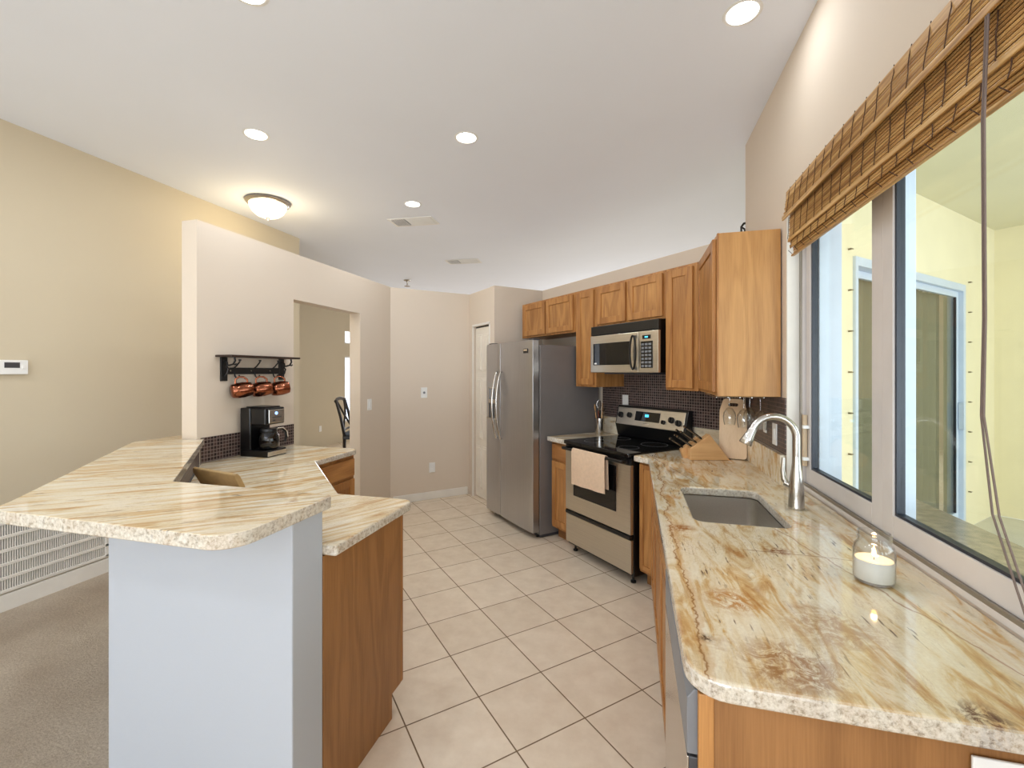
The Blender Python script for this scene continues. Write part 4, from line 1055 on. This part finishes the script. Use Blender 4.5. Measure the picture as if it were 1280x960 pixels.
# local x = +Y (0..), front = -y = +X
MB().box(.0, .175, -.225, 0, .0, .045).build('base', M['black'], t, .006)
MB().box(.004, .171, -.229, -.224, .006, .036).build('base_band', M['ss'], t, .002)
MB().box(.0, .175, -.085, 0, .045, .33).build('water_tank', M['black'], t, .006)
MB().box(.0, .175, -.21, -.085, .215, .33).build('brew_head', M['black'], t, .01, 3)
fp = MB().box(.028, .165, -.2155, -.209, .225, .318).build('front_panel', M['ss'], t, .004)
MB().lathe([(0, 0), (.011, 0), (.011, .003), (0, .003)], 16, (0, 0, 0), Matrix.Translation((.09, -.2155, .292)) @ Matrix.Rotation(R(90), 4, 'X')).build('round_display', M['bdot'], fp)
MB().box(.055, .135, -.2165, -.215, .262, .268).box(.06, .08, -.2165, -.215, .24, .247).build('print_marks', M['dgrey'], fp)
MB().box(.02, .155, -.19, -.03, .33, .338).build('lid', M['black'], t, .004)
ca = thing('carafe', None, None, (.0875, -.150, .047)); ca.parent = t
for key in ('label', 'category'):
    if key in ca.keys(): del ca[key]
bpy.data.objects.remove(ca)
gc = MB().lathe([(0, .0), (.055, .0), (.064, .012), (.068, .05), (.062, .09), (.05, .115), (.048, .115), (.06, .09), (.066, .05), (.062, .014), (0, .003)], 28, (.0875, -.155, .047)).build('carafe', M['carafe'], t, smooth=True)
MB().lathe([(0, .115), (.052, .113), (.054, .125), (.05, .138), (0, .142)], 24, (.0875, -.155, .047)).build('carafe_lid', M['black'], gc, smooth=True)
MB().tube([(.125, -.175, .18), (.16, -.20, .178), (.178, -.212, .155), (.182, -.215, .115), (.176, -.21, .085)], .009, 8).build('carafe_handle', M['black'], gc, smooth=True)
MB().tube([(.130, -.186, .182), (.162, -.207, .184), (.187, -.219, .155), (.190, -.222, .115)], .005, 6).build('handle_strip', M['ss'], gc, smooth=True)

# padded panel on the low counter
t = thing('padded_holder', 'olive-tan padded holder leaning on a dark metal stand on the lower counter', 'holder', (-2.10, 1.80, .9155), -12)
mxp = Matrix.Rotation(R(24), 4, 'X')
mb = MB()
pr = [(-.009, 0.016), (.009, .016), (.013, .04), (.012, .095), (.004, .112), (-.008, .110), (-.015, .09), (-.012, .04)]
mb.prism(pr, .0, .345, Matrix.Rotation(R(24), 4, 'X') @ Matrix(((0, 0, 1, 0), (1, 0, 0, 0), (0, 1, 0, 0), (0, 0, 0, 1)))).build('padded_cover', M['tan'], t, .004, smooth=True)
MB().tube([(.03, -.03, .004), (.03, .0, .012), (.03, .05, .004)], .004, 8).tube([(.31, -.03, .004), (.31, .0, .012), (.31, .05, .004)], .004, 8).tube([(.03, 0, .012), (.31, 0, .012)], .004, 8).build('metal_stand', M['iron'], t, smooth=True)

# iron ornament on the half-height wall
t = thing('iron_ornament', 'small black scrolled iron ornament on the wall top behind the oak cabinet', 'ornament', (.782, 3.515, 2.4405), 15); t.scale = (1.15, 1.15, 1.4)
sc_ = [(-.030 + .0, 0, .0), (-.034, 0, .03), (-.035, 0, .055), (-.02, 0, .072), (.005, 0, .078), (.03, 0, .092), (.045, 0, .10)]
MB().tube(sc_, .006, 8).tube([(-.034, 0, .004), (0, 0, .003), (.03, 0, .006), (.035, 0, .03), (.02, 0, .045), (.01, 0, .03)], .006, 8).tube([(-.034, 0, .055), (-.015, 0, .045), (-.012, 0, .03)], .005, 8).tube([(-.04, 0, .003), (.08, 0, .003)], .004, 8).build('scroll', M['iron'], t, smooth=True)

# ------------------------------------------------------------------ dining chair beyond the doorway
t = thing('dining_chair', 'dark wooden counter-height chair with lattice back beyond the doorway', 'chair', (-3.66, 5.24, 0), 20)
# local: seat extends toward +x, back at x=0, width along y
for sy in (-.2, .2):
    MB().tube([(-.02, sy, 0), (.0, sy, .45), (.0, sy, .68), (-.05, sy, .92), (-.11, sy, 1.13)], [.018, .02, .022, .019, .016], 8).build('leg', M['chairb'], t, smooth=True)
    MB().tube([(.40, sy, 0), (.385, sy, .64)], [.016, .022], 8).build('leg', M['chairb'], t, smooth=True)
MB().box(-.02, .42, -.22, .22, .62, .665).build('seat_frame', M['chairb'], t, .008)
MB().box(0, .42, -.21, .21, .665, .715).build('seat_cushion', M['cushion'], t, .02, 3, smooth=True)
mb = MB()
mb.tube([(-.108, -.2, 1.11), (-.118, -.1, 1.135), (-.12, 0, 1.14), (-.118, .1, 1.135), (-.108, .2, 1.11)], .022, 8); mb.build('crest_rail', M['chairb'], t, smooth=True)
for s_ in (-1, 1):
    MB().tube([(-.01, s_ * .19, .74), (-.035, s_ * .08, .84), (-.05, -s_ * .02, .92), (-.075, -s_ * .10, 1.02), (-.105, -s_ * .16, 1.11)], .013, 8).build('back_splat', M['chairb'], t, smooth=True)
MB().tube([(-.01, -.2, .745), (-.01, .2, .745)], .014, 8).build('lower_rail', M['chairb'], t)
MB().tube([(.39, -.2, .25), (.39, .2, .25)], .012, 8).tube([(-.0, -.2, .3), (.39, -.2, .3)], .012, 8).tube([(-.0, .2, .3), (.39, .2, .3)], .012, 8).build('stretcher', M['chairb'], t)
